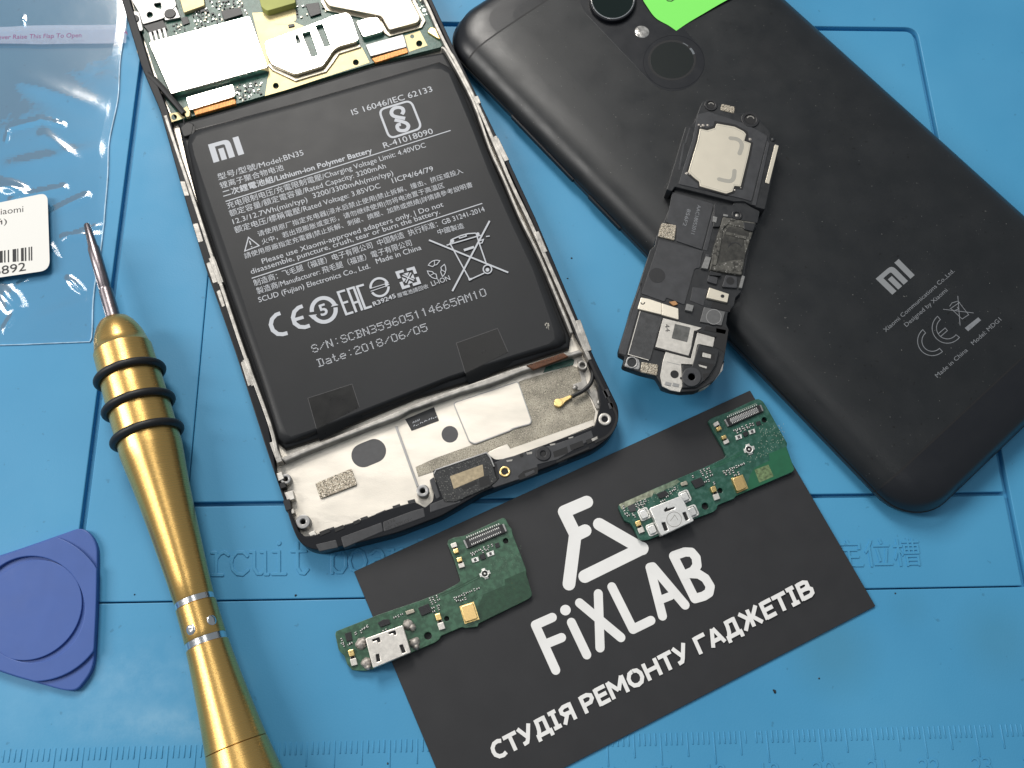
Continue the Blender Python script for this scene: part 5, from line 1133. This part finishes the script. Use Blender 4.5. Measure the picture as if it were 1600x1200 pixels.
mb = MB(); mb.stroke(P1((840, 572), (960, 520), (1110, 440)), 1.2, zt, zt+.003); mb.stroke(P1((845, 585), (965, 532), (1112, 455)), 1.2, zt, zt+.003); mb.stroke(P1((1055, 600), (1075, 580), (1080, 610), (1095, 590)), .8, zt, zt+.003); mb.each('copper_trace', m_bare, bd)
o = usb(P1, zt, rt, [(315, 878), (575, 785), (632, 975), (368, 1085)], m_usb, [[(388, 990), (410, 985), (420, 1035), (394, 1042)], [(552, 926), (574, 920), (596, 972), (572, 982)], [(362, 886), (412, 870), (422, 900), (405, 908), (395, 890), (368, 900)], [(474, 838), (522, 822), (532, 850), (520, 856), (508, 840), (484, 850)]])
mb = MB()
for c, r in (((283, 915), 8.5), ((300, 895), 6), ((322, 1045), 8.5), ((335, 1075), 5), ((612, 780), 8), ((640, 800), 6), ((655, 905), 8.5), ((668, 935), 5)): mb.dome(P1(c)[0], r, zt-.005, .085, wob=.35)
mb.each('solder_blob', m_flux, rt)
conn(P1, zt, rt, [(1003, 190), (1265, 82), (1290, 140), (1030, 252)], m_chip2)
spring(P1, zt, rt, (815, 705), (850, 815)); spring(P1, zt, rt, (212, 955), (240, 1065)); spring(P1, zt, rt, (950, 285), (925, 215), 20); spring(P1, zt, rt, (965, 315), (988, 385), 20)
coax(P1, zt, rt, (1145, 428)); mic(P1, zt, rt, [(968, 655), (1068, 622), (1108, 745), (1005, 778)])
pr('chip', [(680, 665), (752, 636), (780, 690), (705, 722)], 0, .035, m_chip, .004, 1); pr('chip', [(400, 770), (440, 745), (480, 745), (490, 775), (420, 800)], 0, .03, m_chip, .004); pr('chip', [(172, 845), (215, 830), (225, 890), (185, 900)], 0, .025, m_chip, .004)
pr('capacitor', [(592, 690), (650, 672), (660, 695), (602, 715)], 0, .04, m_beige, .006, 1); pr('chip', [(1105, 300), (1140, 285), (1155, 320), (1120, 335)], 0, .03, m_chip, .004); pr('chip', [(1212, 220), (1240, 210), (1250, 240), (1222, 250)], 0, .02, m_chip, .004)
for q in ([(1050, 325), (1098, 310), (1105, 340), (1058, 352)], [(1155, 285), (1205, 265), (1212, 295), (1165, 312)]):
    pr('capacitor', q, 0, .028, m_tin, .004); c = [tuple(sum((Vector(x) for x in q), Vector((0, 0)))/4)]; mb = MB(); mb.prism(box(P1(*c)[0], 4, 4.6, 22), zt, zt+.030); mb.build('capacitor_body', m_chip2, rt)
small(P1, zt, rt, [(765, 605), (785, 600), (812, 585), (778, 632), (800, 622), (825, 608), (785, 665), (790, 690), (820, 650), (825, 672), (935, 600), (955, 590), (978, 580), (1000, 570), (1022, 560), (1048, 550), (1072, 540), (1098, 530), (985, 612), (1010, 600), (955, 615), (520, 730), (545, 722), (568, 710), (250, 840), (285, 830), (300, 812), (318, 800), (150, 885), (155, 910), (165, 925), (200, 920), (215, 910), (1055, 285), (1085, 275), (1065, 295), (1110, 262), (1140, 250), (1170, 238), (1195, 230), (1130, 275), (1160, 262), (440, 830), (460, 820), (245, 845), (330, 792)])
mb = MB()
for k in range(70):
    x = random.uniform(1180, 1400); y = 430 - (x-1180)*.42 + random.uniform(-110, 30)
    if y > 130: mb.cyl(P1((x, y))[0], .42, zt, zt+.002, n=6)
mb.build('via_dots', M('pale_via', (.16, .24, .17), .4, .2), bd, kind='stuff')

# ---- clean board lying on the card
rt, bd, zt, pr = board(P2, 'green charging board with clean port lying beside the card logo', [(855, 232), (872, 214), (1000, 165), (1210, 68), (1235, 64), (1266, 80), (1300, 130), (1452, 400), (1448, 432), (1508, 598), (1490, 618), (1062, 800), (1050, 818), (928, 866), (916, 900), (890, 920), (760, 968), (500, 1090), (400, 1130), (350, 1132), (328, 1118), (290, 1040), (265, 1002), (222, 985), (176, 885), (182, 860), (430, 750), (620, 668), (830, 580), (975, 512), (990, 490), (965, 430), (900, 320)],
     [((832, 875), 5.6), ((945, 757), 4.2), ((1280, 222), 4.4)], Zb, m_pcb2, False)
pr('bare_strip', [(1170, 640), (1205, 585), (1320, 530), (1312, 478), (1445, 425), (1448, 435), (1504, 598), (1488, 614), (1066, 796), (1150, 730)], 0, .003, m_bare2, 0)
pr('pale_patch', [(1205, 600), (1310, 560), (1350, 650), (1240, 698)], .002, .0055, M('pale_ink_patch', (.13, .19, .085), .5, var=.5, vs=18), 0)
pr('tinned_edge', [(180, 862), (430, 752), (450, 760), (430, 800), (300, 850), (200, 900)], 0, .004, M('pale_flux_film', (.34, .36, .26), .3, .5, var=.5, vs=9, bump=.6, bs=30), 0)
pr('tinned_edge', [(430, 752), (620, 672), (640, 690), (600, 720), (450, 785)], 0, .0035, M('pale_flux_film_thin', (.20, .26, .18), .3, .5, var=.5, vs=9, bump=.6, bs=30), 0)
mb = MB(); mb.stroke(P2((835, 595), (985, 530), (1110, 462)), 1.1, zt, zt+.003); mb.stroke(P2((840, 610), (990, 545), (1118, 478)), 1.1, zt, zt+.003); mb.each('copper_trace', m_bare2, bd)
o = usb(P2, zt, rt, [(412, 890), (650, 795), (748, 985), (500, 1100)], m_usb2, [[(502, 1000), (530, 995), (552, 1055), (525, 1062)], [(660, 925), (685, 918), (710, 975), (685, 985)], [(520, 905), (545, 880), (548, 895), (600, 880), (605, 890), (560, 908), (530, 918)]])
mb = MB(); c = P2((597, 975))[0]; mb.holed([circ(c, 12, 32), circ(c, 11.2, 32)], zt+.198, zt+.2025); mb.stroke([(c[0]-6, c[1]+3), (c[0]+1, c[1]-7), (c[0]+6, c[1]+1)], .8, zt+.199, zt+.2022); mb.each('stamped_mark', m_rail, o)
mb = MB(); mb.prism(P2((465, 875), (590, 825), (598, 845), (480, 890)), zt, zt+.12, .01); mb.build('port_tongue', m_chip2, o)
mb = MB()
for c in ((370, 935), (432, 1050), (678, 802), (735, 915)): mb.prism(box(P2(c)[0], 11, 13, 24), zt, zt+.08, .012, r=2)
mb.each('port_tab', m_usb2, rt)
mb = MB()
for c in ((370, 935), (432, 1050), (678, 802), (735, 915)): mb.holed([rnd(box(P2(c)[0], 17, 19, 24), 4), rnd(box(P2(c)[0], 12, 14, 24), 2)], zt, zt+.02, .004)
mb.each('solder_collar', m_tin, rt)
conn(P2, zt, rt, [(985, 215), (1243, 108), (1266, 160), (1014, 272)], m_greycap)
spring(P2, zt, rt, (890, 725), (925, 825)); spring(P2, zt, rt, (320, 985), (355, 1075)); spring(P2, zt, rt, (945, 300), (910, 240), 20); spring(P2, zt, rt, (970, 340), (998, 400), 20)
coax(P2, zt, rt, (1165, 445)); mic(P2, zt, rt, [(1028, 665), (1115, 635), (1158, 740), (1072, 778)])
pr('chip', [(725, 685), (800, 655), (830, 710), (760, 742)], 0, .035, m_chip, .004, 1); pr('chip', [(465, 785), (530, 755), (560, 790), (490, 820)], 0, .03, m_chip, .004); pr('chip', [(245, 875), (295, 855), (310, 910), (265, 920)], 0, .025, m_chip2, .004)
pr('capacitor', [(645, 700), (690, 682), (702, 710), (655, 725)], 0, .04, m_beige, .006, 1); pr('chip', [(1115, 320), (1150, 305), (1160, 335), (1130, 350)], 0, .03, m_chip, .004); pr('chip', [(1215, 240), (1245, 228), (1255, 255), (1225, 268)], 0, .02, m_chip, .004)
for q in ([(1060, 345), (1105, 328), (1112, 360), (1068, 375)], [(1160, 305), (1205, 288), (1212, 318), (1170, 333)]):
    pr('capacitor', q, 0, .028, m_tin, .004); c = [tuple(sum((Vector(x) for x in q), Vector((0, 0)))/4)]; mb = MB(); mb.prism(box(P2(*c)[0], 4, 4.6, 22), zt, zt+.030); mb.build('capacitor_body', m_chip2, rt)
small(P2, zt, rt, [(800, 610), (825, 600), (855, 590), (815, 635), (845, 622), (870, 612), (845, 655), (860, 680), (835, 690), (880, 640), (975, 615), (1000, 605), (1022, 595), (1045, 585), (1070, 575), (1095, 565), (1120, 555), (1020, 625), (1045, 612), (990, 630), (590, 755), (605, 740), (570, 770), (320, 850), (345, 840), (370, 850), (380, 830), (310, 870), (340, 865), (220, 900), (235, 930), (250, 945), (285, 935), (300, 950), (215, 880), (1055, 300), (1085, 290), (1115, 280), (1145, 268), (1175, 258), (1075, 312), (1100, 300), (1130, 292), (1160, 280), (1195, 255), (545, 800), (520, 830), (500, 845), (360, 870), (330, 890), (740, 650), (900, 700), (1060, 640), (1085, 625)])
mb = MB()
for k in range(150):
    x = random.uniform(1150, 1430); y = random.uniform(250, 560); c0 = 445 - (x-1165)*.1
    if (x-1280)*.55 + 230 > y+60 and x > 1300: continue
    if y > 560-(x-1150)*.45 or (x < 1230 and y < 480): continue
    mb.cyl(P2((x, y))[0], .55, zt, zt+.002, n=6)
for k in range(40): x = 1010 + 210*k/40; mb.cyl(P2((x, 185 - (x-1010)*.42))[0], .5, zt, zt+.002, n=6)
for k in range(90):
    x = random.uniform(200, 640); y = 880 - (x-200)*.40 + random.uniform(0, 60); mb.cyl(P2((x, y))[0], random.uniform(.4, .8), zt, zt+.004, n=6)
mb.build('via_dots', M('white_via', (.42, .48, .40), .35, .3), bd, kind='stuff')

# ================================================================== loose crumbs on the mat
mb = MB()
for p, r in (((1211, 1081), 2.4), ((462, 930), 1.8), ((210, 929), 1.2), ((1399, 927), 1.3), ((606, 1193), 1.6), ((1280, 1060), 1.4), ((860, 400), 1.3), ((893, 403), 1.5), ((887, 435), 1.2)): mb.dome(p, r, 0, .015, n=7, m=3, wob=.7)
mb.prism(box((1210, 1080), 6, 2.2, -60), 0, .02, .004)
mb.build('crumbs', m_chip, kind='stuff', label='tiny dark crumbs scattered on the blue mat', category='crumbs')
